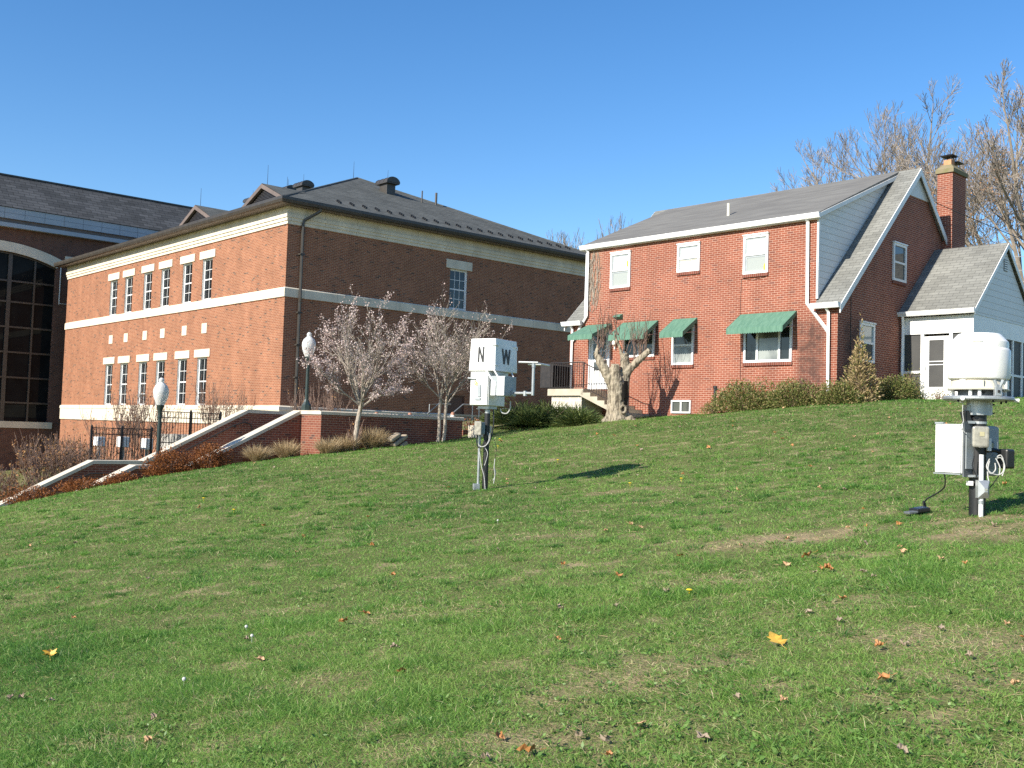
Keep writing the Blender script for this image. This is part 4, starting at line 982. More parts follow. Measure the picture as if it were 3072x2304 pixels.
    sc = MB(); sc.quad((X0 + .045, -.06, zf + .1), (X0 + .045, -.70, zf + .1), (X0 + .045, -.70, 5.2), (X0 + .045, -.06, 5.2)); sc.quad((X0 + .045, -1.60, zf + .1), (X0 + .045, -1.98, zf + .1), (X0 + .045, -1.98, 5.2), (X0 + .045, -1.60, 5.2))
    sc.quad((X0 + .05, Y1 + .04, zf + .1), (X1, Y1 + .04, zf + .1), (X1, Y1 + .04, 5.2), (X0 + .05, Y1 + .04, 5.2)); sc.quad((X1 - .02, Y1 + .04, zf + .1), (X1 - .02, -.1, zf + .1), (X1 - .02, -.1, 5.2), (X1 - .02, Y1 + .04, 5.2)); sc.build('insect_screen', M['screen'], po)
    dd = MB(); dd.box(X0 + .005, X0 + .06, -1.54, -.76, zf + .125, 3.52); dd.box(X0 + .005, X0 + .06, -1.54, -1.38, 3.52, 5.1); dd.box(X0 + .005, X0 + .06, -.92, -.76, 3.52, 5.1); dd.box(X0 + .005, X0 + .06, -1.38, -.92, 4.98, 5.1); dd.box(X0 + .005, X0 + .06, -1.38, -.92, 4.30, 4.33); dd.box(X0 + .005, X0 + .06, -1.38, -.92, 4.20, 4.225)
    dq = dd.build('porch_door', M['white'], po)
    sp_ = MB(); sp_.box(X0 + .03, X0 + .045, -1.39, -.91, 3.51, 4.99); sp_.build('screen', M['screen'], dq)
    hd = MB(); hd.box(X0 - .03, X0 + .01, -.84, -.81, 4.05, 4.17); hd.build('handle', M['galvanised'], dq)
    # dried vine stems climbing the left corner of the front
    vn = thing('climbing_vine', 'bare tan vine stems clinging to the brick below the upper left gutter', 'vine', FH.w(0, 9.5, 2.4), FH.yaw)
    m = MB(); r_ = random.Random(3)
    for q in range(16):
        y, z = r_.uniform(-.15, .25), r_.uniform(3.6, 4.2); pts = []
        for s_ in range(14):
            pts.append((-.012 - r_.random() * .02, y, z)); y += r_.uniform(-.06, .06); z += r_.uniform(.06, .22)
            if z > 5.95: break
        if len(pts) > 2: m.tube(pts, [.010] * (len(pts) - 1) + [.004], 4)
    m.build('stem', M['bark_pale'], vn)
build_house()

def build_stoop():
    R = thing('entry_steps', 'concrete entry landing on pale block with steps descending along the house front', 'steps', FH.w(0, 9.0, 0), FH.yaw)
    X = -1.22; zt = 3.27
    s = MB(); s.box(X, -.006, -.20, 1.50, zt - .24, zt); s.build('landing', M['concrete'], R, bevel=.012)
    b = MB(); b.box(X + .10, -.03, -.05, 1.38, 1.6, zt - .242); b.build('block_wall', M['block'], R)
    t = MB(); n = 6; run, rise = .325, .135
    for k in range(n):
        y1 = -.202 - k * run; z = zt - (k + 1) * rise
        t.box(X + .10, -.02, y1 - run, y1, z - .14, z)
    t.build('tread', M['concrete'], R)
    top = [(-.20, zt - .003)]
    for k in range(n):
        z = zt - (k + 1) * rise - .003; top += [(-.203 - k * run, z), (-.203 - (k + 1) * run, z)]
    g = MB(); g.prism(top + [(-.203 - n * run, zt - n * rise - .26), (.12, zt - .24), (-.20, zt - .24)] if False else top + [(-.203 - n * run, zt - n * rise - .24), (-.05, zt - .24)], 0, X, X + .098)
    g.build('stringer', M['concrete'], R)
    def rail(x, name):
        r = MB(); h = .92
        r.tube([(x, 1.43, zt), (x, 1.43, zt + h)], .016, 6) if False else None
        ylo = -.24 - n * run
        pts = [(x, 1.43, zt + h), (x, -.12, zt + h), (x, -.27, zt + h - .08), (x, ylo + .35, zt - n * rise + h + .14), (x, ylo + .02, zt - n * rise + h + .10)]
        r.tube(pts, .018, 6); r.tube([(x, 1.43, zt + .06), (x, -.15, zt + .06), (x, -.28, zt + .0), (x, ylo, zt - n * rise + .08)], .012, 6)
        y = 1.43
        while y > ylo:
            lo_ = zt + .06 if y > -.2 else zt + .06 - (-.2 - y) * (n * rise) / (-.2 - ylo)
            hi = zt + h if y > -.12 else min(zt + h, zt + h - .08 - (-.27 - y) * (n * rise - .22) / (-.27 - ylo - .35))
            hi = max(hi, zt - n * rise + h + .1)
            r.box(x - .007, x + .007, y - .007, y + .007, lo_, hi); y -= .115
        for yy, z0, z1 in ((1.43, zt, zt + h), (-.14, zt, zt + h), (ylo + .02, zt - n * rise - .15, zt - n * rise + h + .1)): r.box(x - .014, x + .014, yy - .014, yy + .014, z0, z1)
        return r.build(name, M['black_iron'], R)
    rail(X + .06, 'railing')
    e = MB(); x0 = X + .06
    e.tube([(x0, 1.43, zt + .92), (-.03, 1.43, zt + .92)], .016, 6); e.tube([(x0, 1.43, zt + .06), (-.03, 1.43, zt + .06)], .012, 6)
    for q in range(1, 10): x = x0 + (-.03 - x0) * q / 10; e.box(x - .007, x + .007, 2.043, 1.437, zt + .06, zt + .92)
    e.build('end_railing', M['black_iron'], R)
    P = thing('standpipe', 'short rusty black standpipe rising in front of the brick below the windows', 'pipe', FH.w(-.35, 3.98, 2.0), FH.yaw)
    p = MB(); p.tube([(0, 0, 0), (0, 0, 1.28)], .05, 8); p.build('pipe', M['black_steel'], P)
    p = MB(); p.tube([(0, 0, 1.28), (0, 0, 1.36)], .065, 8); p.tube([(0, -.02, 1.27), (0, -.12, 1.25)], .03, 6); p.build('cap', M['black_steel'], P)
build_stoop()

# overhead wires from the house towards the right
def wires():
    a0 = FH.w(8.2, -.6, 8.3)
    for k, (dz, x1, y1, z1, lb) in enumerate(((.25, 46, 44, 14.2, 'uppermost pale overhead wire beyond the porch roof'), (-.15, 46, 43, 12.6, 'middle pale overhead wire beyond the porch roof'), (-.5, 46, 42, 11.4, 'lowest pale overhead wire beyond the porch roof'))):
        p0 = Vector((a0.x - .2, a0.y + 6, a0.z + dz + .4)); p1 = Vector((x1, y1, z1)); m = MB()
        m.tube([p0 + (p1 - p0) * t - Vector((0, 0, 1.1 * 4 * t * (1 - t) * .5)) for t in [i / 12 for i in range(13)]], .014, 5)
        tag(m.build('overhead_wire', M['cable_grey']), lb, 'wire', 'overhead wires')
    m = MB(); b = FH.w(5.9, -.2, 9.75); e = FH.w(12, -4.5, 7.6)
    m.tube([b + (e - b) * t - Vector((0, 0, .5 * t * (1 - t))) for t in [i / 8 for i in range(9)]], .013, 5)
    tag(m.build('overhead_wire', M['cable_black']), 'black service wire crossing the brick chimney from the gable', 'wire', 'overhead wires')
wires()

# ================================================================== PLANTS
def unit(n): 
    v = nrng.normal(size=(n, 3)); return v / np.linalg.norm(v, axis=1)[:, None]

def leaf_cloud(name, m, P, L, Wd, D=None, parent=None, tone=None):
    """many small pointed leaves, each its own little face"""
    n = len(P); D = unit(n) if D is None else D / np.linalg.norm(D, axis=1)[:, None]
    S = np.cross(D, unit(n)); S /= np.linalg.norm(S, axis=1)[:, None] + 1e-9
    L = np.broadcast_to(np.asarray(L, float), (n,))[:, None]; Wd = np.broadcast_to(np.asarray(Wd, float), (n,))[:, None]
    V = np.stack([P, P + D * L * .45 + S * Wd * .5, P + D * L, P + D * L * .45 - S * Wd * .5], 1).reshape(-1, 3)
    return fast_mesh(name, V, np.arange(n * 4), np.arange(n) * 4, np.full(n, 4), m, nrng.random(n) if tone is None else tone, parent)

def blades(name, m, P, D, L, Wd, droop, tone, parent=None, k=2):
    """tapering strips that bend over: k quads and a tip"""
    n = len(P); D = D / np.linalg.norm(D, axis=1)[:, None]
    S = np.cross(D, unit(n)); S[:, 2] *= .3; S /= np.linalg.norm(S, axis=1)[:, None] + 1e-9
    L, Wd, droop = [np.broadcast_to(np.asarray(a, float), (n,))[:, None] for a in (L, Wd, droop)]
    rows = []
    H = D.copy(); H[:, 2] = 0; 
    for i in range(k):
        t = i / k
        c = P + D * L * t + H * L * droop * t * t * .6 - np.array([0, 0, 1.0]) * L * droop * t * t
        w = Wd * .5 * (1 - .55 * t); rows += [c - S * w, c + S * w]
    t = 1.0; rows.append(P + D * L + H * L * droop * .6 - np.array([0, 0, 1.0]) * L * droop)
    nv = 2 * k + 1; V = np.stack(rows, 1).reshape(-1, 3); b = (np.arange(n) * nv)[:, None]
    q = [[2 * i, 2 * i + 1, 2 * i + 3, 2 * i + 2] for i in range(k - 1)]; tri = [2 * k - 2, 2 * k - 1, 2 * k]
    pat = np.array(sum(q, []) + tri); idx = (b + pat[None, :]).ravel()
    lens = np.array([4] * (k - 1) + [3]); tot = np.tile(lens, n); st = np.r_[0, np.cumsum(tot)[:-1]]
    return fast_mesh(name, V, idx, st, tot, m, np.repeat(tone, k), parent)

def grow(mb, p, d, L, r, lev, R, tips, up=.25, spread=.75, kids=(3, 5), sides=5, lr=.62, wob=.22, first=.35, rmin=.0035, rr=.55, tip=.35, cont=1.0):
    """one bent branch and its side shoots, recursively; tips gathers points along the finest shoots"""
    p = Vector(p); d = Vector(d).normalized(); n = 4 if lev > 0 else 3
    pts, rads, dirs = [p.copy()], [r], [d.copy()]
    for i in range(n):
        d = (d + Vector((R.gauss(0, wob), R.gauss(0, wob), R.gauss(0, wob) + up * .5)) * (.5 if lev > 2 else .8)).normalized()
        p = p + d * L / n; pts.append(p.copy()); rads.append(max(rmin, r * (1 - (1 - tip) * (i + 1) / n))); dirs.append(d.copy())
    mb.tube(pts, rads, max(3, sides), caps=False)
    if lev == 0:
        tips.extend(pts[1:]); return
    for k in range(R.randint(*kids)):
        t = first + (1 - first) * (k + R.random()) / kids[1]; t = min(t, .98); i = min(n - 1, int(t * n)); f = t * n - i
        q = pts[i].lerp(pts[i + 1], f); base = dirs[i + 1]
        side = Vector((R.gauss(0, 1), R.gauss(0, 1), R.gauss(0, .7))); side = (side - base * side.dot(base)).normalized()
        nd = (base + side * spread * R.uniform(.6, 1.25) + Vector((0, 0, up * .6))).normalized()
        grow(mb, q, nd, L * lr * R.uniform(.7, 1.15) * (1.15 - .35 * t), max(rmin, rads[i] * rr), lev - 1, R, tips, up, spread, kids, max(3, sides - 1), lr, wob, .25, rmin, rr, tip, cont)
    grow(mb, pts[-1], dirs[-1], L * lr * cont, rads[-1], lev - 1, R, tips, up, spread, kids, max(3, sides - 1), lr, wob, .25, rmin, rr, tip, cont)

def arr(pts): return np.array([tuple(p) for p in pts])

# ---- two trees in out-of-season blossom in front of the garden wall
def blossom_tree(x, y, H, cw, lean, label, seed, trunks=1, fork=1.25, amount=6500, dens_low=.5):
    g = FW.w(x, y); z = gz(g.x, g.y); R = random.Random(seed)
    T = thing('blossom_tree', label, 'tree', (g.x, g.y, z), 0, 'pink blossom trees by the garden wall')
    tm = MB(); bm = MB(); tips = []
    for k in range(trunks):
        ox = .08 * (k - (trunks - 1) / 2) * 2; r0 = .075 if trunks == 1 else .055
        base = Vector((ox, .03 * k, -.1)); topp = Vector((ox * 1.2 + lean, .02, fork))
        tm.tube([base, base.lerp(topp, .05), base.lerp(topp, .35) + Vector((.02, 0, 0)), base.lerp(topp, .7) - Vector((.01, 0, 0)), topp, topp + Vector((lean * .2, 0, .35))], [r0 * 1.4, r0 * 1.1, r0, r0 * .9, r0 * .85, r0 * .6], 10)
        n = 11 if trunks == 1 else 7
        for i in range(n):
            a = 2 * math.pi * (i + R.random() * .6) / n; el = R.uniform(.50, 1.38)
            dd = Vector((math.cos(a) * math.cos(el), math.sin(a) * math.cos(el), math.sin(el)))
            q = topp + Vector((0, 0, R.uniform(-.18, .25)))
            Lb = (H - fork) * R.uniform(.42, .62) * (1.0 if el > 1 else .85)
            grow(bm, q, dd, Lb, r0 * .40, 3, R, tips, up=.14, spread=.75, kids=(3, 5), sides=5, lr=.56, wob=.13, first=.3, rmin=.0042, rr=.6, tip=.4)
    tm.build('trunk', M['bark_pale'], T, smooth=True); bm.build('crown', M['bark_pale'], T)
    tp = arr(tips); c = np.array([lean, 0, fork + (H - fork) * .5]); rel = (tp - c) / np.array([cw / 2, cw / 2, (H - fork) / 2]); rr_ = np.linalg.norm(rel, axis=1)
    wgt = np.clip(rr_ - .25, .03, 1.0) ** 1.3 * np.where(tp[:, 2] < fork + .9, 1.0, dens_low + .35 * np.sin(tp[:, 0] * 2.3 + seed))
    wgt = np.clip(wgt, .02, None); idx = nrng.choice(len(tp), amount, p=wgt / wgt.sum())
    P = tp[idx] + nrng.normal(scale=.04, size=(amount, 3))
    leaf_cloud('blossom', M['blossom'], P, nrng.uniform(.03, .055, amount), nrng.uniform(.03, .05, amount), None, T)
    return T
blossom_tree(.78, -.45, 4.1, 2.3, .20, 'leaning blossom tree beside the sunlit end pier, dense pale pink flowers', 4, 1, 1.25, 7600, .8)
blossom_tree(3.92, -.50, 4.6, 2.5, .05, 'twin-stemmed blossom tree behind the marked instrument, thin flowers mostly at its top', 9, 2, 1.25, 3300, .7)

# ---- big bare trees behind the house
def bare_tree(x, y, H, r, spread, label, seed, lev=5, leaves=0, zbase=None, nmain=6, up=.14, fork=.2):
    z = gz(x, y) if zbase is None else zbase; R = random.Random(seed)
    T = thing('bare_tree', label, 'tree', (x, y, z), 0, 'bare trees behind the house')
    tm = MB(); bm = MB(); tips = []
    f = H * fork; tm.tube([(0, 0, -.4), (0, 0, .2), (.05, 0, f * .5), (0, .05, f), (.05, .1, f * 1.5)], [r * 1.5, r * 1.15, r, r * .9, r * .6], 10); tm.build('trunk', M['bark_tree'], T, smooth=True)
    for i in range(nmain):
        a = 2 * math.pi * (i + R.random() * .7) / nmain; el = R.uniform(.62, 1.3)
        dd = Vector((math.cos(a) * math.cos(el) * spread, math.sin(a) * math.cos(el) * spread, math.sin(el)))
        grow(bm, (0, 0, f * R.uniform(.75, 1.45)), dd, H * .38 * R.uniform(.85, 1.15), r * .42, lev - 1, R, tips, up=up, spread=.72, kids=(4, 5), sides=6, lr=.58, wob=.10, first=.25, rmin=.0115, rr=.55, tip=.4, cont=.66)
    bm.build('crown', M['bark_tree'], T)
    if leaves:
        tp = arr(tips); tp = tp[tp[:, 2] < H * .62]; ix = nrng.choice(len(tp), leaves); P = tp[ix] + nrng.normal(scale=.12, size=(leaves, 3))
        leaf_cloud('clinging_leaf', M['tan_leaf'], P, nrng.uniform(.08, .16, leaves), nrng.uniform(.06, .1, leaves), None, T)
    return T
bare_tree(25.4, 51.0, 18.8, .36, 1.05, 'tall bare tree behind the side porch with tan leaves clinging low', 21, 5, 1500, nmain=8)
bare_tree(24.4, 66.0, 21.2, .42, .68, 'wide bare tree rising behind the main roof, left of the chimney', 33, 5, 0, nmain=8, up=.16)
bare_tree(22.0, 71.0, 16.5, .28, .5, 'smaller bare tree at the left flank of the wide bare one over the roof', 47, 4, 0, nmain=7)
bare_tree(5.4, 76.0, 15.2, .2, .8, 'bare treetop of thin upright twigs over the left roof corner of the house', 52, 4, 0, nmain=7, up=.5)
bare_tree(8.0, 78.0, 16.8, .2, .8, 'bare treetop of thin upright twigs just behind the sloping left roof edge', 58, 4, 0, nmain=7, up=.5)

# ---- the hollow cut-back tree by the entry steps
def stump_tree():
    b = Vector((3.42, 33.62, gz(3.42, 33.62)))
    T = thing('pollarded_tree', 'old hollow tree cut back to grey stubs with thin new shoots, beside the entry steps', 'tree', b)
    tk = MB()
    def limb(*pts): 
        tk.tube([p[:3] for p in pts], [p[3] for p in pts], 14)
        c = pts[-1]
    limb((0, 0, -.35, .50), (-.01, 0, -.08, .43), (-.02, 0, .18, .36), (-.03, 0, .55, .315), (-.05, 0, .95, .30), (-.10, -.02, 1.25, .265), (-.14, -.08, 1.55, .19), (-.13, -.10, 1.80, .135))
    limb((-.10, -.02, 1.0, .20), (-.30, -.05, 1.36, .185), (-.48, -.05, 1.64, .16), (-.64, -.03, 1.92, .135), (-.74, -.02, 2.12, .09), (-.70, 0, 2.42, .035))
    limb((.04, .04, .70, .24), (.14, .05, 1.10, .22), (.20, .06, 1.48, .18), (.20, .08, 1.80, .155), (.17, .08, 2.18, .14))
    limb((.18, .05, 1.40, .15), (.34, .03, 1.66, .135), (.62, .0, 1.96, .12), (.97, -.04, 2.30, .095))
    limb((.12, .07, 2.0, .06), (.02, .06, 2.36, .05), (-.12, .06, 2.64, .036), (-.19, .06, 2.86, .022))
    limb((.16, -.10, .25, .14), (.34, -.18, .08, .15), (.52, -.24, -.10, .13)); limb((-.12, -.1, .2, .16), (-.34, -.14, .0, .14), (-.52, -.2, -.15, .10))
    o = tk.build('trunk', M['bark_grey'], T, smooth=False)
    rm = o.modifiers.new('blend', 'REMESH'); rm.mode = 'VOXEL'; rm.voxel_size = .022; rm.use_smooth_shade = True
    sm_ = o.modifiers.new('smooth', 'SMOOTH'); sm_.factor = .5; sm_.iterations = 5
    tx = bpy.data.textures.new('bark_relief', 'CLOUDS'); tx.noise_scale = .11; tx.noise_depth = 4
    dp = o.modifiers.new('relief', 'DISPLACE'); dp.texture = tx; dp.strength = .07; dp.mid_level = .5; dp.texture_coords = 'LOCAL'
    ch = MB(); RR = random.Random(6); ang = [rad(-72 + 11 * i) for i in range(6)]
    for zi in range(7):
        z0, z1 = .50 + zi * .11, .50 + (zi + 1) * .11
        for i in range(5):
            if (zi in (0, 6) and i in (0, 4)) or RR.random() < .06: continue
            rz = lambda z: .365 - .02 * min(z, 1.0)
            ch.quad(*[(-.03 + rz(z) * math.cos(a_), rz(z) * math.sin(a_), z) for a_, z in ((ang[i], z0), (ang[i + 1], z0), (ang[i + 1], z1), (ang[i], z1))])
    ch.build('dark_cleft_patch', M['hollow'], T)  # black sheet over the bark for the cleft and the shade on that side
    # knot hole as a black disc, with its swollen rim
    h = MB(); ring = [(.13 + .085 * math.cos(a), -.365 + .02 * math.sin(a * 2), .36 + .115 * math.sin(a)) for a in [2 * math.pi * i / 14 for i in range(15)]]
    h.tube(ring, .04, 7, False); h.build('knot_rim', M['bark_grey'], T, smooth=True)
    h = MB(); h.quad(*[(.13 + .075 * math.cos(a), -.372, .36 + .10 * math.sin(a)) for a in [2 * math.pi * i / 14 for i in range(14)]]); h.build('knot_hole', M['hollow'], T)
    for (x, y, z, rx, nx, nz) in ((.17, .08, 2.26, .10, 0, 1), (.995, -.05, 2.345, .075, .75, .66)):
        q = MB(); n_ = Vector((nx, 0, nz)); e1 = n_.orthogonal().normalized(); e2 = n_.cross(e1).normalized()
        q.quad(*[tuple(Vector((x, y, z)) + (e1 * math.cos(a) + e2 * math.sin(a)) * rx) for a in [2 * math.pi * i / 12 for i in range(12)]]); q.build('saw_cut', M['bark_pale'] if nz < 1 else M['hollow'], T)
    s = MB(); R = random.Random(8); tips = []
    for (x, z, n, hh, sp) in ((-.66, 2.3, 9, .95, .25), (-.2, 2.75, 9, .55, .5), (.55, 1.95, 9, 1.1, .3), (.75, 2.15, 6, .9, .3), (.2, 2.2, 5, .8, .3), (-.5, 1.85, 5, .7, .4)):
        for i in range(n):
            grow(s, (x + R.gauss(0, .08), R.gauss(0, .05), z), (R.gauss(0, sp), R.gauss(0, sp), 1), hh * R.uniform(.6, 1.1), .013, 1, R, tips, up=.35, spread=.5, kids=(2, 3), sides=4, lr=.6, wob=.10, rmin=.006)
    s.build('shoot', M['bark_twig'], T)
    tp = arr(tips); ix = nrng.choice(len(tp), 70); leaf_cloud('foliage', M['azalea'], tp[ix], nrng.uniform(.03, .06, 70), .03, None, T)
stump_tree()

# ---- shrubs
def mound(cx, cy, rx, ry, h, n, fill=.5, lump=.25, seed=0):
    """points through an uneven mound standing on the ground, denser towards its outside"""
    r = np.random.default_rng(seed); P = unit(n); P[:, 2] = np.abs(P[:, 2]); k = r.random(n) ** (1 / 3 * (1 - fill) + .12)
    a = np.arctan2(P[:, 1], P[:, 0]); lp = 1 + lump * (np.sin(a * 3 + seed) * np.cos(P[:, 2] * 4 + seed * 2) + .6 * np.sin(a * 7 + seed * 3 + P[:, 2] * 5)) * .6
    Q = P * (k * lp)[:, None]; N_ = P
    return np.c_[cx + Q[:, 0] * rx, cy + Q[:, 1] * ry, Q[:, 2] * h], N_

def shrub(name, label, cat, pos, rx, ry, h, mat, n, L, Wd, rz=0.0, outw=.8, stems=14, seed=1, group=None, stem_mat='bark_twig', fill=.5, lump=.3, cone=False):
    z = gz(pos.x, pos.y); T = thing(name, label, cat, (pos.x, pos.y, z - .03), rz, group)
    P, N_ = mound(0, 0, rx, ry, h, n, fill, lump, seed)
    if cone: f = np.clip(1.12 - P[:, 2] / h, .16, 1) ** .55; P[:, 0] *= f; P[:, 1] *= f
    D = N_ * outw + unit(n) * .7; D[:, 2] += .25
    leaf_cloud('foliage', mat, P, nrng.uniform(L * .6, L * 1.3, n), nrng.uniform(Wd * .6, Wd * 1.3, n), D, T)
    s = MB(); R = random.Random(seed)
    for i in range(stems):
        a = R.random() * 6.28; q = Vector((math.cos(a) * rx * .75 * R.random(), math.sin(a) * ry * .75 * R.random(), h * R.uniform(.5, 1.0)))
        s.tube([(q.x * .15, q.y * .15, 0), (q.x * .5, q.y * .5, q.z * .55), tuple(q)], [.014, .010, .004], 4, False)
    s.build('stem', M[stem_mat], T)
    return T

A3 = 'azalea shrubs along the house'
shrub('shrub', 'broad dull green shrub below the picture window, beside the standpipe', 'shrub', FH.w(-.75, 2.55), .65, 1.25, .88, M['azalea'], 7500, .07, .036, FH.yaw, seed=3, group=A3)
shrub('shrub', 'low green-brown shrub at the dark stain on the brick, left of the white downspout', 'shrub', FH.w(-.7, .95), .55, .95, .76, M['azalea'], 5500, .07, .036, FH.yaw, seed=5, group=A3)
shrub('shrub', 'low leafy shrub at the house corner below the foot of the white downspout', 'shrub', FH.w(-.5, -.35), .6, .65, .62, M['azalea'], 4200, .07, .036, FH.yaw, seed=6, group=A3)
shrub('shrub', 'small thin shrub at the far left of the house bed, by the standpipe foot', 'shrub', FH.w(-.75, 3.75), .35, .5, .38, M['azalea'], 900, .05, .025, FH.yaw, seed=11, group=A3)
shrub('conical_evergreen', 'browning cone-shaped evergreen in front of the lower gable window', 'shrub', FH.w(.0, -.72), .50, .46, 1.66, M['browned'], 4200, .10, .035, FH.yaw, seed=7, cone=True, outw=.8, lump=.75)
shrub('shrub', 'dark green shrub between the browning evergreen and the porch', 'shrub', FH.w(2.1, -.85), 1.0, .55, .70, M['azalea'], 5200, .07, .036, FH.yaw, seed=8, group=A3)
shrub('shrub', 'upright thin-leaved shrub in front of the porch screen panel', 'shrub', FH.w(3.55, -.55), .42, .42, .95, M['azalea'], 1300, .055, .026, FH.yaw, seed=9, group=A3, fill=.2)
shrub('shrub', 'sparse low shrub in front of the white porch wall, few leaves', 'shrub', FH.w(3.45, -1.5), .4, .55, .38, M['azalea'], 420, .05, .026, FH.yaw, seed=10, group=A3, fill=.2)

def juniper():
    p = FH.w(-2.9, 8.95); T = thing('juniper', 'spreading dark green juniper below the entry landing', 'shrub', (p.x, p.y, gz(p.x, p.y) - .05), FH.yaw)
    n = 15000; lobes = [(-.5, 1.35, .75, .55), (-.6, .6, .9, .78), (.1, -.1, 1.0, .85), (.25, -.9, .9, .72), (-.1, -1.6, .7, .6), (-.9, -.3, .7, .55), (.6, .9, .7, .7)]
    Ps, Ds = [], []
    for i, (x, y, r, h) in enumerate(lobes):
        m = n // len(lobes); P, N_ = mound(x, y, r, r, h * .78, m, .7, .45, i + 2); Ps.append(P); D = N_ * 1.1 + unit(m) * .4; D[:, 2] = D[:, 2] * .45 + .18; Ds.append(D)
    P, D = np.concatenate(Ps), np.concatenate(Ds)
    blades('foliage', M['juniper'], P, D, nrng.uniform(.12, .30, len(P)), nrng.uniform(.016, .034, len(P)), .12, nrng.random(len(P)), T)
    s = MB(); R = random.Random(2)
    for i in range(18): a = R.random() * 6.28; s.tube([(0, 0, .05), (math.cos(a) * .6, math.sin(a) * .9, .3), (math.cos(a) * 1.0, math.sin(a) * 1.5, .5)], [.02, .015, .005], 5, False)
    s.build('stem', M['bark_twig'], T)
juniper()

def ornamental_grass(x, y, r, h, label, seed, n=1500):
    p = FW.w(x, y); T = thing('ornamental_grass', label, 'grass clump', (p.x, p.y, gz(p.x, p.y) - .03), 0, 'straw coloured ornamental grass clumps')
    R = np.random.default_rng(seed); a = R.random(n) * 6.283; rad_ = r * .35 * np.sqrt(R.random(n))
    P = np.c_[np.cos(a) * rad_, np.sin(a) * rad_, np.zeros(n)]
    tl = R.uniform(.05, .75, n); D = np.c_[np.cos(a) * tl, np.sin(a) * tl, np.ones(n)] + unit(n) * .15
    blades('blade', M['strawgrass'], P, D, h * R.uniform(.75, 1.45, n), R.uniform(.006, .013, n), R.uniform(.15, .6, n), R.random(n), T, k=4)
ornamental_grass(-1.6, .62, .42, .52, 'straw coloured grass clump furthest down the slope before the front stair wall', 1)
ornamental_grass(-.72, .62, .44, .58, 'straw coloured grass clump between the front stair wall and the end pier', 2)
ornamental_grass(.0, -.42, .42, .50, 'straw coloured grass clump at the foot of the sunlit end pier', 3)
ornamental_grass(.62, -.42, .40, .50, 'straw coloured grass clump just left of the leaning blossom tree trunk', 4)
ornamental_grass(1.48, -.42, .46, .66, 'tallest straw coloured grass clump, between the blossom tree trunk and the stone pile', 5, 2100)

OG = 'rust brown shrubs along the stair'
def rust(x, y, rx, ry, h, n, label, seed): shrub('rust_shrub', label, 'shrub', FW.w(x, y), rx, ry, h, M['rust'], n, .05, .028, FW.yaw, seed=seed, group=OG, stems=24, outw=.6)
rust(-4.15, .55, .70, .45, .66, 4600, 'dense rust brown shrub at the foot of the near lamp', 1)
rust(-3.05, .52, .62, .42, .66, 4200, 'dense rust brown shrub on the front stair wall, uphill of the near lamp', 2)
rust(-5.35, .70, .50, .35, .28, 1700, 'low rust brown shrub under the lower landing of the front stair wall', 3)
rust(-6.25, .85, .65, .4, .30, 2000, 'low rust brown shrub hiding the sunken end of the front stair wall', 4)
rust(-7.35, 1.3, .65, .5, .42, 2200, 'low rust brown shrub lowest on the slope, before the rear stair wall', 5)

def bare_shrub(pos, rx, ry, h, n, leaves, label, seed, z=None, mat='brown_leaf', group='bare shrubs before the hall'):
    z = gz(pos.x, pos.y) if z is None else z; T = thing('bare_shrub', label, 'shrub', (pos.x, pos.y, z - .05), FW.yaw, group)
    s = MB(); R = random.Random(seed); tips = []
    for i in range(n):
        x, y = R.uniform(-1, 1) * rx * .6, R.uniform(-1, 1) * ry * .6
        grow(s, (x, y, 0), (x / rx * .6 + R.gauss(0, .2), y / ry * .6 + R.gauss(0, .2), 1.1), h * R.uniform(.5, .8), .012, 2, R, tips, up=.3, spread=.5, kids=(2, 3), sides=4, lr=.55, wob=.12, rmin=.0055)
    s.build('stem', M['bark_twig'], T)
    tp = arr(tips); ix = nrng.choice(len(tp), leaves); leaf_cloud('foliage', M[mat], tp[ix] + nrng.normal(scale=.03, size=(leaves, 3)), nrng.uniform(.05, .10, leaves), nrng.uniform(.03, .06, leaves), None, T)
bare_shrub(FW.w(-4.9, 7.0), 1.1, .8, 1.55, 80, 1100, 'big bare shrub with brown leaves rising behind the rear stair wall, its left half', 1, -.75)
bare_shrub(FW.w(-6.3, 6.4), 1.0, .8, 1.25, 70, 1000, 'big bare shrub with brown leaves lowest beside the rear stair wall', 2, -1.35)
bare_shrub(FW.w(-3.75, 8.4), 1.0, .7, 1.15, 50, 800, 'bare brown-leaved shrub between the big bare shrubs and the lower iron fence', 3, -.3)
bare_shrub(FW.w(-2.2, 9.2), 1.0, .6, 1.5, 30, 200, 'bare twiggy shrub behind the lower iron fence', 4, .2)
bare_shrub(FW.w(-1.2, 9.6), 1.2, .6, 1.9, 44, 200, 'bare twiggy shrub behind the upper iron fence', 5, .4)
bare_shrub(FB.w(-1.2, 3.0), .8, 1.2, 1.7, 40, 90, 'bare twiggy shrub before the sunlit hall wall near the corner', 6, 1.2)
bare_shrub(FB.w(1.0, -1.3), 1.3, .5, 1.7, 44, 160, 'bare dark shrub with orange leaves at the shaded hall wall behind the upper lamp', 7, 1.2)
bare_shrub(FW.w(.80, -.62), .30, .25, .75, 6, 14, 'small red-stemmed bare shrub left of the leaning blossom tree trunk', 8, None)
bare_shrub(FW.w(7.0, 1.6), .6, .4, .45, 14, 220, 'low russet shrub by the brown planter edge', 9, 1.6, 'rust')

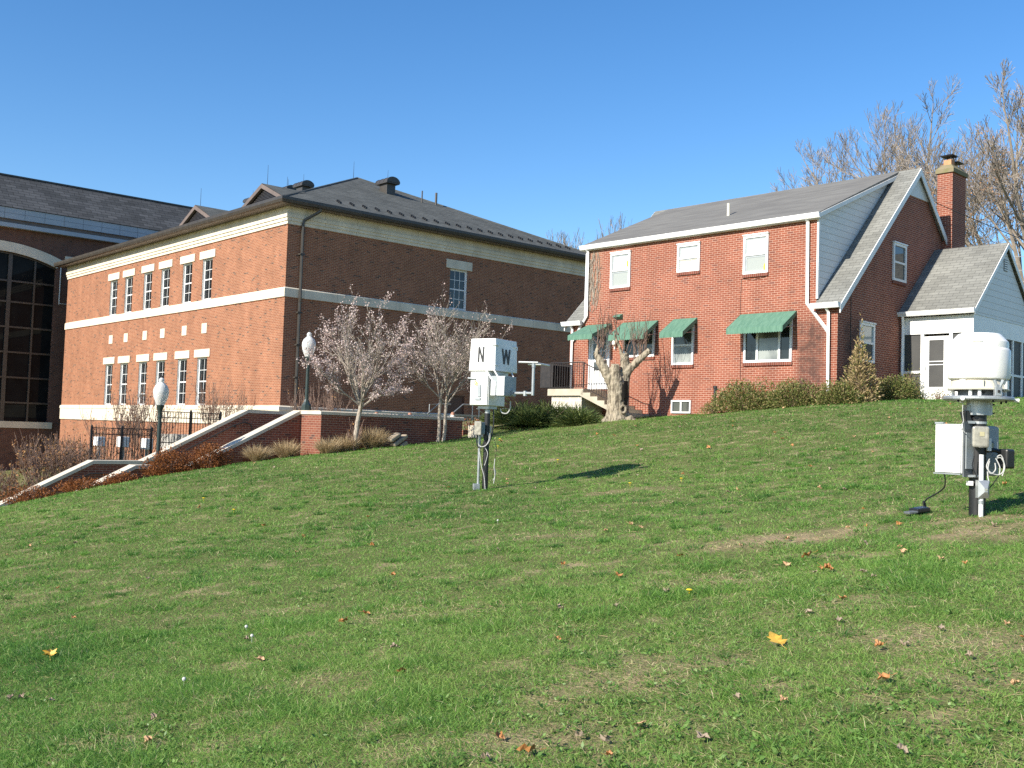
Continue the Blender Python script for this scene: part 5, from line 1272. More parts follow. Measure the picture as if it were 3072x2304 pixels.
# ================================================================== INSTRUMENTS
def instrument_mast():
    b = Vector((-.44, 19.60, 0)); b.z = gz(b.x, b.y); yaw = rad(58)
    T = thing('instrument_mast', 'white instrument boxes marked N and W on a black pole with grey conduit', 'instrument', b, yaw)
    ex, ey = Vector((math.cos(yaw), math.sin(yaw), 0)), Vector((-math.sin(yaw), math.cos(yaw), 0))
    def Lc(sx, dep, z): v = Vector((sx, dep, 0)); return (v.dot(ex), v.dot(ey), z)      # from "across, away" to the mast's own axes
    p = MB(); p.tube([(0, 0, -.2), (0, 0, 1.42)], .055, 14); p.build('pole', M['black_steel'], T, smooth=True)
    p = MB(); p.tube([(0, 0, 1.42), (0, 0, 1.47), (0, 0, 1.56)], .052, 14); p.build('pole_head', M['galvanised'], T, smooth=True)
    p = MB(); p.box(-.12, .16, -.10, .14, 1.50, 1.57); p.build('mount_plate', M['galvanised'], T)
    # marked box: a slightly flared hood on four sides
    x0, x1, y0, y1, z0, z1 = -.25, .50, -.285, .255, 2.20, 2.80
    m = MB(); f = .02
    i = len(m.v); m.v += [(x0 - f, y0 - f, z0), (x1 + f, y0 - f, z0), (x1 + f, y1 + f, z0), (x0 - f, y1 + f, z0), (x0, y0, z1), (x1, y0, z1), (x1, y1, z1), (x0, y1, z1)]
    for q in ((3, 2, 1, 0), (4, 5, 6, 7), (0, 1, 5, 4), (1, 2, 6, 5), (2, 3, 7, 6), (3, 0, 4, 7)): m.f.append(q)
    mo = m.build('marker_box', M['white_metal'], T, bevel=.012)
    e = MB(); e.tube([(x0 - .012, y0 - .012, z0 + .02), (x0 + .004, y0 + .004, z1 - .01)], .016, 6); e.build('corner_rod', M['white'], mo)
    for z in (2.31, 2.68):
        e = MB(); e.prism([(x0 - .035, y0 - .035), (x0 + .10, y0 - .035), (x0 + .10, y0 - .005), (x0 - .005, y0 - .005), (x0 - .005, y0 + .05), (x0 - .035, y0 + .05)], 2, z - .012, z + .012); e.build('hinge', M['white'], mo)
    e = MB(); e.prism([(x1 - .14, 2.68), (x1 - .02, 2.68), (x1 - .02, 2.63), (x1, 2.63), (x1, 2.705), (x1 - .14, 2.705)], 1, y0 - .022, y0 - .004); e.build('corner_bracket', M['white'], mo)
    # letters: N on the sunlit face, W on the shaded face, from strokes
    def stroke(mb, P, a, b2, w): 
        (u0, v0), (u1, v1) = a, b2
        mb.quad(P(u0 - w / 2, v0), P(u0 + w / 2, v0), P(u1 + w / 2, v1), P(u1 - w / 2, v1))
        mb.quad(P(u0 - w / 2, v0, .004), P(u0 + w / 2, v0, .004), P(u1 + w / 2, v1, .004), P(u1 - w / 2, v1, .004))
    def PN(u, v, o=0): zz = 2.36 + v; return (x0 - f * (z1 - zz) / (z1 - z0) - .003 - o - .001 * 0, .015 - u, zz)
    def PW(u, v, o=0): zz = 2.34 + v; return (.115 + u, y0 - f * (z1 - zz) / (z1 - z0) - .003 - o, zz)
    n = MB(); h = .285
    stroke(n, lambda u, v, o=0: PN(u, v, o), (-.048, 0), (-.048, h), .032); stroke(n, lambda u, v, o=0: PN(u, v, o + .001), (.052, 0), (.052, h), .032); stroke(n, lambda u, v, o=0: PN(u, v, o + .002), (-.048, h), (.052, 0), .034); n.build('letter_n', M['letter'], mo)
    n = MB()
    for k, (a, b2) in enumerate((((-.125, h), (-.072, 0)), ((-.072, 0), (-.0, h * .98)), ((.0, h * .98), (.072, 0)), ((.072, 0), (.125, h)))): stroke(n, lambda u, v, o=0, k=k: PW(u, v, o + k * .0008), a, b2, .048)
    n.build('letter_w', M['letter'], mo)
    # cabinets
    c = MB(); c.box(-.22, .34, -.155, .255, 1.56, 2.20); co = c.build('cabinet', M['white_metal'], T, bevel=.01)
    d = MB(); d.box(-.245, -.222, -.14, .24, 1.57, 2.18); do = d.build('cabinet_door', M['white'], co, bevel=.006)
    d = MB(); d.box(-.268, -.246, .0, .07, 1.72, 1.94); d.box(-.27, -.248, .0, .12, 1.66, 1.70); d.build('vent_cover', M['grey_box'], do)
    d = MB(); d.tube([(-.27, .28, 2.06), (-.27, .12, 2.05)], .016, 8); d.build('latch', M['galvanised'], do)
    def ring(mb, cy, cz, ry, rz): mb.tube([(-.249, cy + ry * math.cos(a), cz + rz * math.sin(a)) for a in [2 * math.pi * i / 12 for i in range(13)]], .007, 5, False)
    em = MB(); ring(em, .125, 1.975, .020, .030); ring(em, .098, 1.955, .018, .030); em.build('emblem', M['yellow'], do)
    c = MB(); c.box(-.30, .09, -.557, -.25, 1.74, 2.10); c2 = c.build('side_cabinet', M['grey_box'], T, bevel=.008)
    d = MB(); d.box(-.318, -.302, -.55, -.40, 1.745, 2.085); d.box(-.318, -.302, -.36, -.262, 1.745, 2.0); d.build('side_door', M['white'], c2)
    g = MB(); g.box(-.12, .30, -.24, .16, 2.08, 2.2); g.build('neck_bracket', M['galvanised'], T)
    st = MB()
    st.tube([(-.285, -.13, 2.20), (-.30, -.36, 1.92)], .016, 6); st.tube([(-.27, -.28, 2.22), (-.315, -.46, 2.02), (-.32, -.53, 1.90)], .014, 6); st.tube([(.32, -.30, 2.2), (.06, -.52, 2.08)], .012, 6); st.build('strut', M['white_metal'], T)
    # arm with upright and flat sensor head
    a = MB(); a.tube([(-.05, -.50, 1.80), (-.05, -.98, 1.80)], .024, 10); a.box(-.09, -.01, -.60, -.56, 1.76, 1.85); a.box(-.08, -.02, -.86, -.82, 1.75, 1.84); a.build('side_arm', M['galvanised'], T)
    a = MB(); a.tube([(-.05, -1.0, 1.76), (-.05, -1.0, 2.30)], .027, 10); a.tube([(-.05, -1.0, 2.27), (-.05, -1.0, 2.34)], .034, 10); a.build('upright', M['galvanised'], T, smooth=True)
    a = MB(); pA, pB = Vector(Lc(.83 - .28, -.05, 2.395)), Vector(Lc(.83 + .08, -.02, 2.40)); a.tube([pA, pB], .017, 8); a.tube([Vector(Lc(.83 + .09, .0, 2.385)), Vector(Lc(.83 + .31, .5, 2.385))], .017, 8)
    a.obox(Lc(.83 + .02, .1, 2.365), Lc(1, 0, 0), Lc(0, 1, 0), (0, 0, 1), .12, .12, .006); a.build('sensor_head', M['white_metal'], T)
    # floodlight, conduit, boxes, cables
    fl = MB(); c0 = Vector(Lc(-.135, -.15, 1.135)); fd = Vector(Lc(-.62, -.78, 0)).normalized(); fs = Vector((0, 0, 1)).cross(fd)
    fl.obox(c0 + fd * -.03, fs, fd, (0, 0, 1), .075, .055, .115); fo = fl.build('floodlight', M['lamp_body'], T, bevel=.02)
    ln = MB(); ln.obox(c0 + fd * .042, fs, fd, (0, 0, 1), .083, .018, .128); ln.build('lens', M['lamp_lens'], fo, bevel=.016)
    cd = MB(); q = Lc(-.128, -.05, 0); cd.tube([(q[0], q[1], .06), (q[0], q[1], 1.02)], .024, 10); cd.build('conduit', M['galvanised'], T, smooth=True)
    jb = MB(); q = Lc(-.16, -.06, 0); jb.obox((q[0], q[1], .045), Lc(1, .3, 0), Lc(-.3, 1, 0), (0, 0, 1), .06, .045, .06); jb.build('junction_box', M['galvanised'], T, bevel=.006)
    def cable(pts, m, r=.0065, name='cable'):
        k = MB(); P_ = [Vector(Lc(*p)) for p in pts]; out = []
        for i in range(len(P_) - 1):
            p0, p1, p2, p3 = P_[max(0, i - 1)], P_[i], P_[i + 1], P_[min(len(P_) - 1, i + 2)]
            for s_ in range(5):
                t = s_ / 5; out.append(.5 * ((2 * p1) + (-p0 + p2) * t + (2 * p0 - 5 * p1 + 4 * p2 - p3) * t * t + (-p0 + 3 * p1 - 3 * p2 + p3) * t ** 3))
        out.append(P_[-1]); k.tube(out, r, 6); k.build(name, m, T, smooth=True)
    cable([(.02, -.10, 1.06), (.05, -.12, .95), (.0, -.13, .83), (-.10, -.12, .80), (-.17, -.10, .90), (-.16, -.10, 1.03)], M['cable_grey'])
    cable([(.06, -.10, 1.05), (.06, -.12, .92), (-.02, -.14, .81), (-.12, -.13, .79)], M['cable_grey'])
    cable([(-.17, -.1, 1.0), (-.18, -.12, .88), (-.14, -.12, .78), (-.08, -.12, .80), (-.02, -.1, .95)], M['cable_black'], .011)
    cable([(.10, .02, 1.56), (.12, -.04, 1.3), (.11, -.05, 1.1), (.07, -.08, .92), (.04, -.09, .83)], M['cable_black'], .012)
    cable([(-.02, -.10, .78), (.03, -.12, .68), (.01, -.11, .55), (-.02, -.10, .45)], M['cable_grey'])
    cable([(-.12, -.08, .7), (-.08, -.10, .45), (-.02, -.12, .25), (.01, -.14, .0)], M['cable_grey'])
    cable([(.12, -.02, 1.0), (.17, -.05, .85), (.19, -.06, .7), (.17, -.06, .58), (.16, -.06, .40), (.13, -.05, .22)], M['cable_black'], .005)
    cable([(.17, -.06, .58), (.16, -.07, .42), (.18, -.08, .28), (.16, -.1, .12)], M['cable_grey'], .007); cable([(.16, -.06, .42), (.19, -.06, .33), (.17, -.07, .22), (.14, -.08, .18)], M['cable_grey'], .006)
    cable([(.42, -.02, 1.66), (.42, -.03, 1.52), (.36, -.04, 1.43), (.27, -.04, 1.44), (.24, -.03, 1.50)], M['cable_grey'], .012)
instrument_mast()

def gauge():
    b = Vector((4.84, 10.86, 0)); b.z = gz(b.x, b.y)
    T = thing('precipitation_gauge', 'large white drum gauge on a thick black pole with floodlights and cabinets', 'instrument', b, 0)
    # own axes: x across, y away
    p = MB(); p.tube([(0, 0, -.2), (0, 0, 1.05)], .082, 20); p.build('pole', M['black_steel'], T, smooth=True)
    d = MB(); d.lathe([(.27, 1.385), (.295, 1.40), (.302, 1.43), (.302, 1.685), (.296, 1.70), (.283, 1.715), (.283, 1.765), (.280, 1.782), (.208, 1.862), (.196, 1.868), (.0, 1.870)], n=48, caps=False); do = d.build('drum', M['white_plastic'], T, smooth=True)
    i = MB(); a0 = -2.05; i.obox((.28 * math.cos(a0), .28 * math.sin(a0), 1.775), (-math.sin(a0), math.cos(a0), 0), (math.cos(a0), math.sin(a0), 0), (0, 0, 1), .045, .012, .008); i.build('rim_step', M['white_plastic'], do)
    n = MB(); n.lathe([(.255, 1.385), (.268, 1.375), (.272, 1.32), (.285, 1.30), (.30, 1.29), (.295, 1.28), (.25, 1.28)], n=48, caps=False); no = n.build('collar', M['cream_plastic'], T, smooth=True)
    s = MB(); a = -1.85; s.box(-.068, -.064, -.278, -.268, 1.31, 1.375); s.build('seam', M['grey_dark'], no)
    for k, (ang, w_) in enumerate(((-.75, .035), (-2.55, .035), (2.2, .03))):
        q = MB(); q.obox((.27 * math.cos(ang), .27 * math.sin(ang), 1.335), (-math.sin(ang), math.cos(ang), 0), (math.cos(ang), math.sin(ang), 0), (0, 0, 1), w_, .022, .045); q.build('lug', M['white_plastic'], no, bevel=.006)
    # latch with two wing-shaped ears
    L = MB(); L.box(.02, .09, -.335, -.285, 1.215, 1.33); lo = L.build('latch', M['galvanised'], T, bevel=.006)
    for sx in (-1, 1):
        q = MB(); q.tube([(.055 + sx * .012, -.325, 1.30), (.055 + sx * .032, -.33, 1.345), (.055 + sx * .045, -.325, 1.375)], [.012, .016, .018], 8); q.build('latch_ear', M['grey_box'], lo, smooth=True)
    q = MB(); q.tube([(.055, -.337, 1.25), (.055, -.34, 1.275)], [.012, .012], 8); q.build('latch_slot', M['letter'], lo)
    c = MB(); c.tube([(0, 0, 1.22), (0, 0, 1.285)], .20, 28); c.build('inner_body', M['grey_dark'], T, smooth=True)
    for k, ang in enumerate((-1.1, -1.95, -2.3, -.55, .3, 1.4, 2.5)):
        q = MB(); q.tube([(.25 * math.cos(ang), .25 * math.sin(ang), 1.215), (.25 * math.cos(ang), .25 * math.sin(ang), 1.285)], .018, 8); q.build('spacer', M['white_metal'], T)
    ey = MB(); ey.tube([(-.035, -.205, 1.255), (-.035, -.19, 1.255)], .013, 10); ey.build('eye', M['letter'], T)
    pl = MB(); pl.lathe([(.0, 1.175), (.33, 1.175), (.345, 1.185), (.345, 1.205), (.335, 1.215), (.0, 1.215)], n=48, caps=False); po = pl.build('base_plate', M['galvanised'], T, smooth=False)
    for ang in (-2.38, -.28, 1.6):
        q = MB(); v = Vector((math.cos(ang), math.sin(ang), 0)); q.tube([v * .33 + Vector((0, 0, 1.185)), v * .385 + Vector((0, 0, 1.185))], [.016, .022], 10); q.build('levelling_knob', M['white_plastic'], po, smooth=True)
    for ang in (-2.7, -.9, .3, -1.5):
        q = MB(); q.tube([(.29 * math.cos(ang), .29 * math.sin(ang), 1.15), (.29 * math.cos(ang), .29 * math.sin(ang), 1.18)], .012, 6); q.build('bolt', M['black_iron'], po)
    sl = MB(); sl.tube([(0, 0, 1.03), (0, 0, 1.18)], .115, 24); so = sl.build('sleeve', M['galvanised'], T, smooth=True)
    q = MB(); q.tube([(0, 0, 1.025), (0, 0, 1.05)], .122, 24); q.box(-.135, -.10, -.05, .05, 1.03, 1.13); q.box(.10, .125, -.05, .05, 1.03, 1.16); q.build('flange', M['galvanised'], so)
    for z in (1.05, 1.14):
        q = MB(); q.tube([(.11, -.02, z), (.155, -.03, z)], .008, 6); q.build('bolt', M['black_iron'], so)
    cl = MB(); cl.tube([(0, 0, .935), (0, 0, .96)], .087, 20); cl.box(-.14, -.07, -.09, -.03, .935, .962); cl.build('hose_clamp', M['galvanised'], T)
    # white cabinet on the left, seen edge-on with its grey flank
    cx = Vector((-.455, .02, 0)); cy = rad(45 - 12)
    ax, ay = Vector((math.cos(cy), math.sin(cy), 0)), Vector((-math.sin(cy), math.cos(cy), 0))      # ax: flank direction, -ax is the sunlit face normal
    near = Vector((-.205, -.10, 0))
    def cb(mb, u0, u1, v0, v1, z0, z1):
        c_ = near + ax * (u0 + u1) / 2 + ay * (v0 + v1) / 2; mb.obox((c_.x, c_.y, (z0 + z1) / 2), ax, ay, (0, 0, 1), (u1 - u0) / 2, (v1 - v0) / 2, (z1 - z0) / 2); return mb
    k = cb(MB(), 0, .17, 0, .30, .42, .925); ko = k.build('cabinet', M['white_metal'], T, bevel=.008)
    k = cb(MB(), -.018, -.002, .01, .30, .425, .925); k.build('cabinet_door', M['white'], ko, bevel=.004)
    k = cb(MB(), -.03, .0, .20, .30, .925, .945); cb(k, -.03, .02, .0, .31, .405, .418); k.build('cabinet_trim', M['galvanised'], ko)
    k = cb(MB(), .0, .20, -.022, -.004, .385, .955); k.build('mounting_panel', M['grey_dark'], T)
    k = cb(MB(), .02, .17, -.034, -.024, .47, .84); k.build('flank_panel', M['grey_box'], T)
    k = MB(); k.obox((-.135, -.02, 1.0), (.95, 0, .3), (0, 1, 0), (-.3, 0, .95), .035, .045, .065); k.build('bracket_box', M['black_steel'], T, bevel=.01)
    # grey cabinet behind on the right with a plate
    k = MB(); k.obox((.155, .16, .66), (.94, .34, 0), (-.34, .94, 0), (0, 0, 1), .11, .08, .26); g = k.build('rear_cabinet', M['grey_box'], T, bevel=.03)
    k = MB(); c_ = Vector((.135, .06, .715)); k.obox(c_, (.94, .34, 0), (-.34, .94, 0), (0, 0, 1), .07, .006, .045); k.build('blue_border', M['blue_plate'], g)
    k = MB(); k.obox(c_ + Vector((.003, -.009, 0)), (.94, .34, 0), (-.34, .94, 0), (0, 0, 1), .055, .006, .032); k.build('name_plate', M['label_plate'], g)
    # front floodlight and the dark one seen from behind
    f = MB(); fd = Vector((-.25, -.97, -.02)).normalized(); fs = Vector((0, 0, 1)).cross(fd); c0 = Vector((-.065, -.19, .80))
    f.obox(c0 - fd * .03, fs, fd, (0, 0, 1), .068, .055, .092); fo = f.build('floodlight', M['lamp_body'], T, bevel=.02)
    f = MB(); f.obox(c0 + fd * .045, fs, fd, (0, 0, 1), .080, .02, .108); l = f.build('lens', M['lamp_lens'], fo, bevel=.022)
    f = MB(); f.obox(c0 + fd * .068 + Vector((0.01, 0, .03)), fs, fd, (0, 0, 1), .022, .004, .022); f.build('bulb', M['label_plate'], fo)
    f = MB(); f.obox((.265, -.06, .585), (.85, .5, 0), (-.5, .85, 0), (0, 0, 1), .065, .06, .10); fo = f.build('floodlight', M['black_steel'], T, bevel=.02); fo['label'] = 'black floodlight turned away from the viewer'
    f = MB(); f.tube([(.05, -.02, .66), (.15, -.04, .67), (.22, -.05, .655)], .022, 8); f.build('knuckle', M['black_steel'], fo)
    cd = MB(); cd.tube([(-.03, -.155, -.05), (-.03, -.155, .62)], .0235, 12); cd.build('conduit', M['white_metal'], T, smooth=True)
    j = MB(); x_, z_ = -.02, .27; j.v += [(x_ - .057, -.19, z_ - .09), (x_ + .057, -.19, z_ - .09), (x_ + .057, -.19, z_ + .09), (x_ - .057, -.19, z_ + .09), (x_ - .012, -.235, z_ - .028), (x_ + .022, -.235, z_ - .028), (x_ + .022, -.235, z_ + .015), (x_ - .012, -.235, z_ + .015), (x_ - .057, -.13, z_ - .09), (x_ + .057, -.13, z_ - .09), (x_ + .057, -.13, z_ + .09), (x_ - .057, -.13, z_ + .09)]
    for q in ((0, 1, 5, 4), (1, 2, 6, 5), (2, 3, 7, 6), (3, 0, 4, 7), (4, 5, 6, 7), (0, 8, 9, 1), (1, 9, 10, 2), (2, 10, 11, 3), (3, 11, 8, 0), (11, 10, 9, 8)): j.f.append(q)
    jo = j.build('junction_box', M['galvanised'], T)
    q = MB(); q.tube([(x_ + .005, -.236, z_ - .005), (x_ + .005, -.242, z_ - .005)], .006, 8); q.build('screw', M['label_plate'], jo)
    q = MB(); q.tube([(-.03, -.155, .12), (-.03, -.155, .155)], .028, 12); q.build('coupling', M['galvanised'], T)
    q = MB(); q.box(-.12, .0, -.10, -.06, .385, .41); q.tube([(-.14, -.09, .395), (-.08, -.11, .395)], .012, 6); q.build('clamp', M['galvanised'], T)
    q = MB(); q.box(-.125, -.082, -.09, -.02, .30, .345); q.build('tape', M['white_metal'], T)
    q = MB(); q.box(.06, .10, -.09, -.02, .66, .79); q.build('tape', M['white_metal'], T)
    def cable(pts, m, r=.006):
        k = MB(); P_ = [Vector(p) for p in pts]; out = []
        for i in range(len(P_) - 1):
            p0, p1, p2, p3 = P_[max(0, i - 1)], P_[i], P_[i + 1], P_[min(len(P_) - 1, i + 2)]
            for s_ in range(5):
                t = s_ / 5; out.append(.5 * ((2 * p1) + (-p0 + p2) * t + (2 * p0 - 5 * p1 + 4 * p2 - p3) * t * t + (-p0 + 3 * p1 - 3 * p2 + p3) * t ** 3))
        out.append(P_[-1]); k.tube(out, r, 6); k.build('cable', m, T, smooth=True)
    cable([(.13, -.14, .60), (.17, -.15, .62), (.20, -.15, .55), (.19, -.16, .46), (.14, -.16, .42), (.06, -.17, .44), (.02, -.16, .50), (.05, -.16, .58)], M['cable_grey'])
    cable([(.12, -.14, .59), (.155, -.16, .50), (.15, -.16, .42)], M['cable_grey']); cable([(.05, -.16, .56), (.03, -.17, .48), (.06, -.17, .43), (.11, -.16, .47), (.11, -.15, .54)], M['cable_grey'])
    cable([(.13, -.15, .59), (.175, -.15, .59), (.205, -.16, .51), (.18, -.16, .41)], M['cable_grey']); cable([(.03, -.16, .45), (.035, -.165, .38), (.05, -.17, .33)], M['cable_grey'])
    cable([(.16, -.13, .41), (.13, -.12, .36), (.09, -.11, .30), (.06, -.1, .26)], M['cable_black'], .005); cable([(-.10, -.14, .60), (-.12, -.15, .5), (-.09, -.16, .42), (-.06, -.15, .36)], M['cable_black'], .006)
    cable([(-.21, -.12, 1.17), (-.215, -.12, 1.05), (-.205, -.12, .95), (-.25, -.14, .90), (-.20, -.15, .84)], M['cable_grey'], .004)
    gx, gy = -.22, .55
    dz = gz(b.x + gx, b.y + gy) - b.z
    cable([(-.33, .05, .42), (-.31, .06, .36), (-.30, .1, .27), (-.33, .2, .20), (-.39, .35, dz + .12), (-.36, .48, dz + .03)], M['cable_black'], .008)
    # small black field unit lying on the grass
    o = thing('field_unit', 'small black device with blue face lying on the grass at the gauge cable', 'device', (b.x - .43, b.y + .42, b.z + gz(b.x - .43, b.y + .42) - b.z), .35)
    q = MB(); q.obox((0, 0, .045), (1, 0, .12), (0, 1, 0), (-.12, 0, 1), .085, .07, .022); q.build('body', M['black_steel'], o, bevel=.01)
    q = MB(); q.obox((0.01, -.01, .070), (1, 0, .12), (0, 1, .05), (-.12, -.05, 1), .055, .045, .004); q.build('face', M['solar'], o)
    q = MB(); q.obox((-.14, -.03, .02), (1, 0, .1), (0, 1, 0), (-.1, 0, 1), .06, .045, .012); q.build('flap', M['grey_dark'], o, bevel=.005)
    q = MB(); q.tube([(.07, 0, .05), (.05, .0, .14)], .012, 6); q.tube([(.09, .01, .03), (.07, .0, .12)], .012, 6); q.build('stub', M['black_steel'], o)
gauge()

# ================================================================== LAWN COVER
def vnoise(x, y, scale, seed):
    r = np.random.default_rng(seed).random((256, 256)); u, v = x / scale + 71.3, y / scale + 37.7
    i, j = np.floor(u).astype(int), np.floor(v).astype(int); fu, fv = u - i, v - j; fu, fv = fu * fu * (3 - 2 * fu), fv * fv * (3 - 2 * fv)
    g = lambda a, b: r[a % 256, b % 256]
    return (g(i, j) * (1 - fu) + g(i + 1, j) * fu) * (1 - fv) + (g(i, j + 1) * (1 - fu) + g(i + 1, j + 1) * fu) * fv
BARE = [(2.77, 10.6, .80, .42, .85), (1.78, 8.7, .5, .3, .45), (2.76, 6.0, .55, .4, .6), (4.41, 9.7, .6, .45, .55), (-1.39, 6.6, .4, .25, .3), (.53, 5.94, .5, .3, .5), (.98, 6.2, .45, .3, .45), (-.72, 8.7, .5, .25, .3), (-2.1, 5.75, .45, .3, .5), (2.27, 7.3, .5, .3, .4), (2.29, 6.46, .4, .3, .35), (.04, 5.1, .5, .25, .5), (2.25, 5.1, .5, .3, .45), (3.9, 11.7, .6, .3, .4), (4.7, 10.5, .5, .3, .6), (1.9, 17.6, .9, .3, .45), (.4, 12.6, .6, .25, .35)]
def bare(x, y):
    b = np.zeros(len(x))
    wx = (vnoise(x, y, .35, 81) - .5) * .6 + (vnoise(x, y, .09, 83) - .5) * .5; wy = (vnoise(x, y, .35, 82) - .5) * .5 + (vnoise(x, y, .09, 84) - .5) * .4
    for (a, c_, rx, ry, k) in BARE: b = np.maximum(b, k * np.clip(1.45 - np.hypot((x + wx - a) / rx, (y + wy - c_) / ry), 0, 1))
    return b
def dryness(x, y):
    d = .55 * vnoise(x, y, 1.6, 1) + .30 * vnoise(x, y, .5, 2) + .25 * vnoise(x, y, 5.0, 3)
    side = np.clip((x + 1.0) / 6.0, -.6, 1.0) * .20 + np.clip((8.5 - y) / 5.0, 0, 1) * .12 - np.clip((y - 14) / 10, 0, 1) * .22
    return np.clip((d + side - .66) * 2.4, 0, 1)
def on_lawn(x, y):
    d = np.c_[x + 5.39, y - 29.84]; wx = d @ np.array([FW.ex.x, FW.ex.y]); wy = d @ np.array([FW.ey.x, FW.ey.y])
    h = np.c_[x - 9.42, y - 30.40]; hx = h @ np.array([FH.ex.x, FH.ex.y]); hy = h @ np.array([FH.ey.x, FH.ey.y])
    ok = ~((wy > -.02) & (wx < 5.6) & (wx > -.05)) & ~((wy > 1.08) & (wx <= -.05)) & ~((hx > -.05) & (hy > -.05)) & ~((hx > 3.9) & (hy > -2.35)) & ~((hx > -1.25) & (hy > 6.8)) & (wy < 1.2)
    return ok
def lawn_cover():
    r = np.random.default_rng(77)
    gm = bpy.data.objects['ground'].data; co = np.zeros(len(gm.vertices) * 3, np.float32); gm.vertices.foreach_get('co', co); co = co.reshape(-1, 3).astype(float)
    near = (np.abs(co[:, 0]) < 20) & (co[:, 1] > 3) & (co[:, 1] < 40); wv = np.zeros(len(co), np.float32); wv[near] = np.clip(.85 * bare(co[near, 0], co[near, 1]), 0, 1)
    gm.attributes.new('worn', 'FLOAT', 'POINT').data.foreach_set('value', wv)
    def sample(n, y0, y1, pw):
        u = r.random(n); e = 1 - pw
        Y = (y0 ** e + u * (y1 ** e - y0 ** e)) ** (1 / e); return Y
    n1, n2 = 360000, 760000
    y = np.r_[3.6 + 5.4 * np.sqrt(r.random(n1)), 3.7 + 3.6 * r.random(230000), sample(n2, 9.0, 41.0, .75)]
    x = (r.random(len(y)) * 2 - 1) * (.555 * y + 1.4)
    k = on_lawn(x, y); x, y = x[k], y[k]
    dr, br = dryness(x, y), bare(x, y)
    clump = vnoise(x, y, .16, 5); k = r.random(len(x)) < np.clip((.30 + 1.2 * clump) * (1 - .80 * br) * (1 - .12 * dr), 0.05, 1); x, y, dr, br = x[k], y[k], dr[k], br[k]
    z = ground(x, y); n = len(x)
    tuft = vnoise(x, y, .45, 9); tall = np.clip((tuft - .58) * 4, 0, 1) * (1 - dr)
    tilt = r.normal(size=(n, 3)) * 1.0; tilt[:, 2] = 0; comb = np.c_[vnoise(x, y, .6, 14) - .5, vnoise(x, y, .6, 15) - .5, np.zeros(n)] * 1.1
    D = np.array([0, 0, 1.0]) + tilt + comb; flat = np.clip(dr * .7 + br, 0, 1)[:, None]; D = D * (1 - flat * np.array([0, 0, .62]))
    L = r.uniform(.030, .066, n) * (1 + .9 * tall) * (1 - .2 * br); L *= np.where(y > 20, 1.1, 1)
    Wd = r.uniform(.0030, .0062, n) * np.clip(y / 8.0, .85, 3.6)
    big = vnoise(x, y, 3.2, 21); tone = .10 + .36 * big + r.normal(scale=.13, size=n) + .10 * vnoise(x, y, .3, 8) - .10 * tall
    tone = np.clip(tone, 0.0, .62)
    straw = r.random(n) < np.clip(.03 + .20 * dr + .6 * br, 0, .9); tone = np.where(straw, r.uniform(.78, 1.0, n), tone)
    pale = r.random(n) < .05; tone = np.where(pale & ~straw, .66, tone)
    P = np.c_[x, y, z - .004]
    g = blades('grass', M['grass'], P, D, L, Wd, r.uniform(.1, .5, n), tone, k=2)
    tag(g, kind='stuff')
    # taller tufts scattered about, one mass with the lawn but of darker longer blades
    c = np.array([(-.35, 19.45), (-.25, 19.35), (-.5, 19.4), (4.95, 10.75), (4.7, 10.75)] + [(q, w) for q, w in zip((r.random(1100) * 2 - 1) * 10, 4.2 + 17 * r.random(1100) ** 1.2) if abs(q) < .55 * w + 1])
    c = c[on_lawn(c[:, 0], c[:, 1])]
    m = 70; X = np.repeat(c, m, 0); rad_ = np.repeat(r.uniform(.03, .13, len(c)), m); a = r.random(len(X)) * 6.283; q = np.sqrt(r.random(len(X)))
    dx, dy = np.cos(a) * q, np.sin(a) * q; x, y = X[:, 0] + dx * rad_, X[:, 1] + dy * rad_
    D = np.c_[dx * .9, dy * .9, np.ones(len(x))] + r.normal(size=(len(x), 3)) * .15
    hh = np.repeat(r.uniform(.05, .125, len(c)) * np.where(r.random(len(c)) < .5, .75, 1.0), m)
    t = blades('grass_tufts', M['grass'], np.c_[x, y, ground(x, y) - .004], D, hh * r.uniform(.6, 1.1, len(x)), r.uniform(.003, .005, len(x)) * np.clip(y / 8, .8, 2.5), r.uniform(.15, .5, len(x)), np.clip(np.repeat(r.uniform(.0, .4, len(c)), m) + r.normal(scale=.07, size=len(x)), 0, .6), k=3)
    tag(t, kind='stuff')
    # broad-leaved weeds and dead thatch in the near turf
    n = 5200; y = 3.7 + 7.5 * r.random(n) ** 1.2; x = (r.random(n) * 2 - 1) * (.555 * y + 1.0); w = vnoise(x, y, .7, 31) * .6 + .4 * vnoise(x, y, 1.8, 32) + np.clip((6.5 - y) / 8, -.1, .25)
    k = (r.random(n) < np.clip((w - .40) * 2.0, 0, .9)) & (bare(x, y) < .6); x, y = x[k], y[k]
    q = 11; cx_, cy_ = np.repeat(x, q), np.repeat(y, q); a = r.random(len(cx_)) * 6.283; rr_ = r.uniform(.0, .035, len(cx_)); x, y = cx_ + np.cos(a) * rr_, cy_ + np.sin(a) * rr_; n = len(x)
    D = np.c_[np.cos(a), np.sin(a), r.uniform(.1, .9, n)] + r.normal(size=(n, 3)) * .25
    wl = leaf_cloud('weeds', M['weed'], np.c_[x, y, ground(x, y) + r.uniform(.002, .022, n)], r.uniform(.016, .040, n), r.uniform(.008, .018, n), D)
    tag(wl, kind='stuff')
    n = 80000; y = 3.7 + 14 * r.random(n) ** 1.2; x = (r.random(n) * 2 - 1) * (.555 * y + 1.0); k = r.random(n) < np.clip(.06 + .55 * dryness(x, y) + 1.2 * bare(x, y), 0, 1); x, y = x[k], y[k]; n = len(x)
    D = r.normal(size=(n, 3)); D[:, 2] = np.abs(D[:, 2]) * .12 + .03
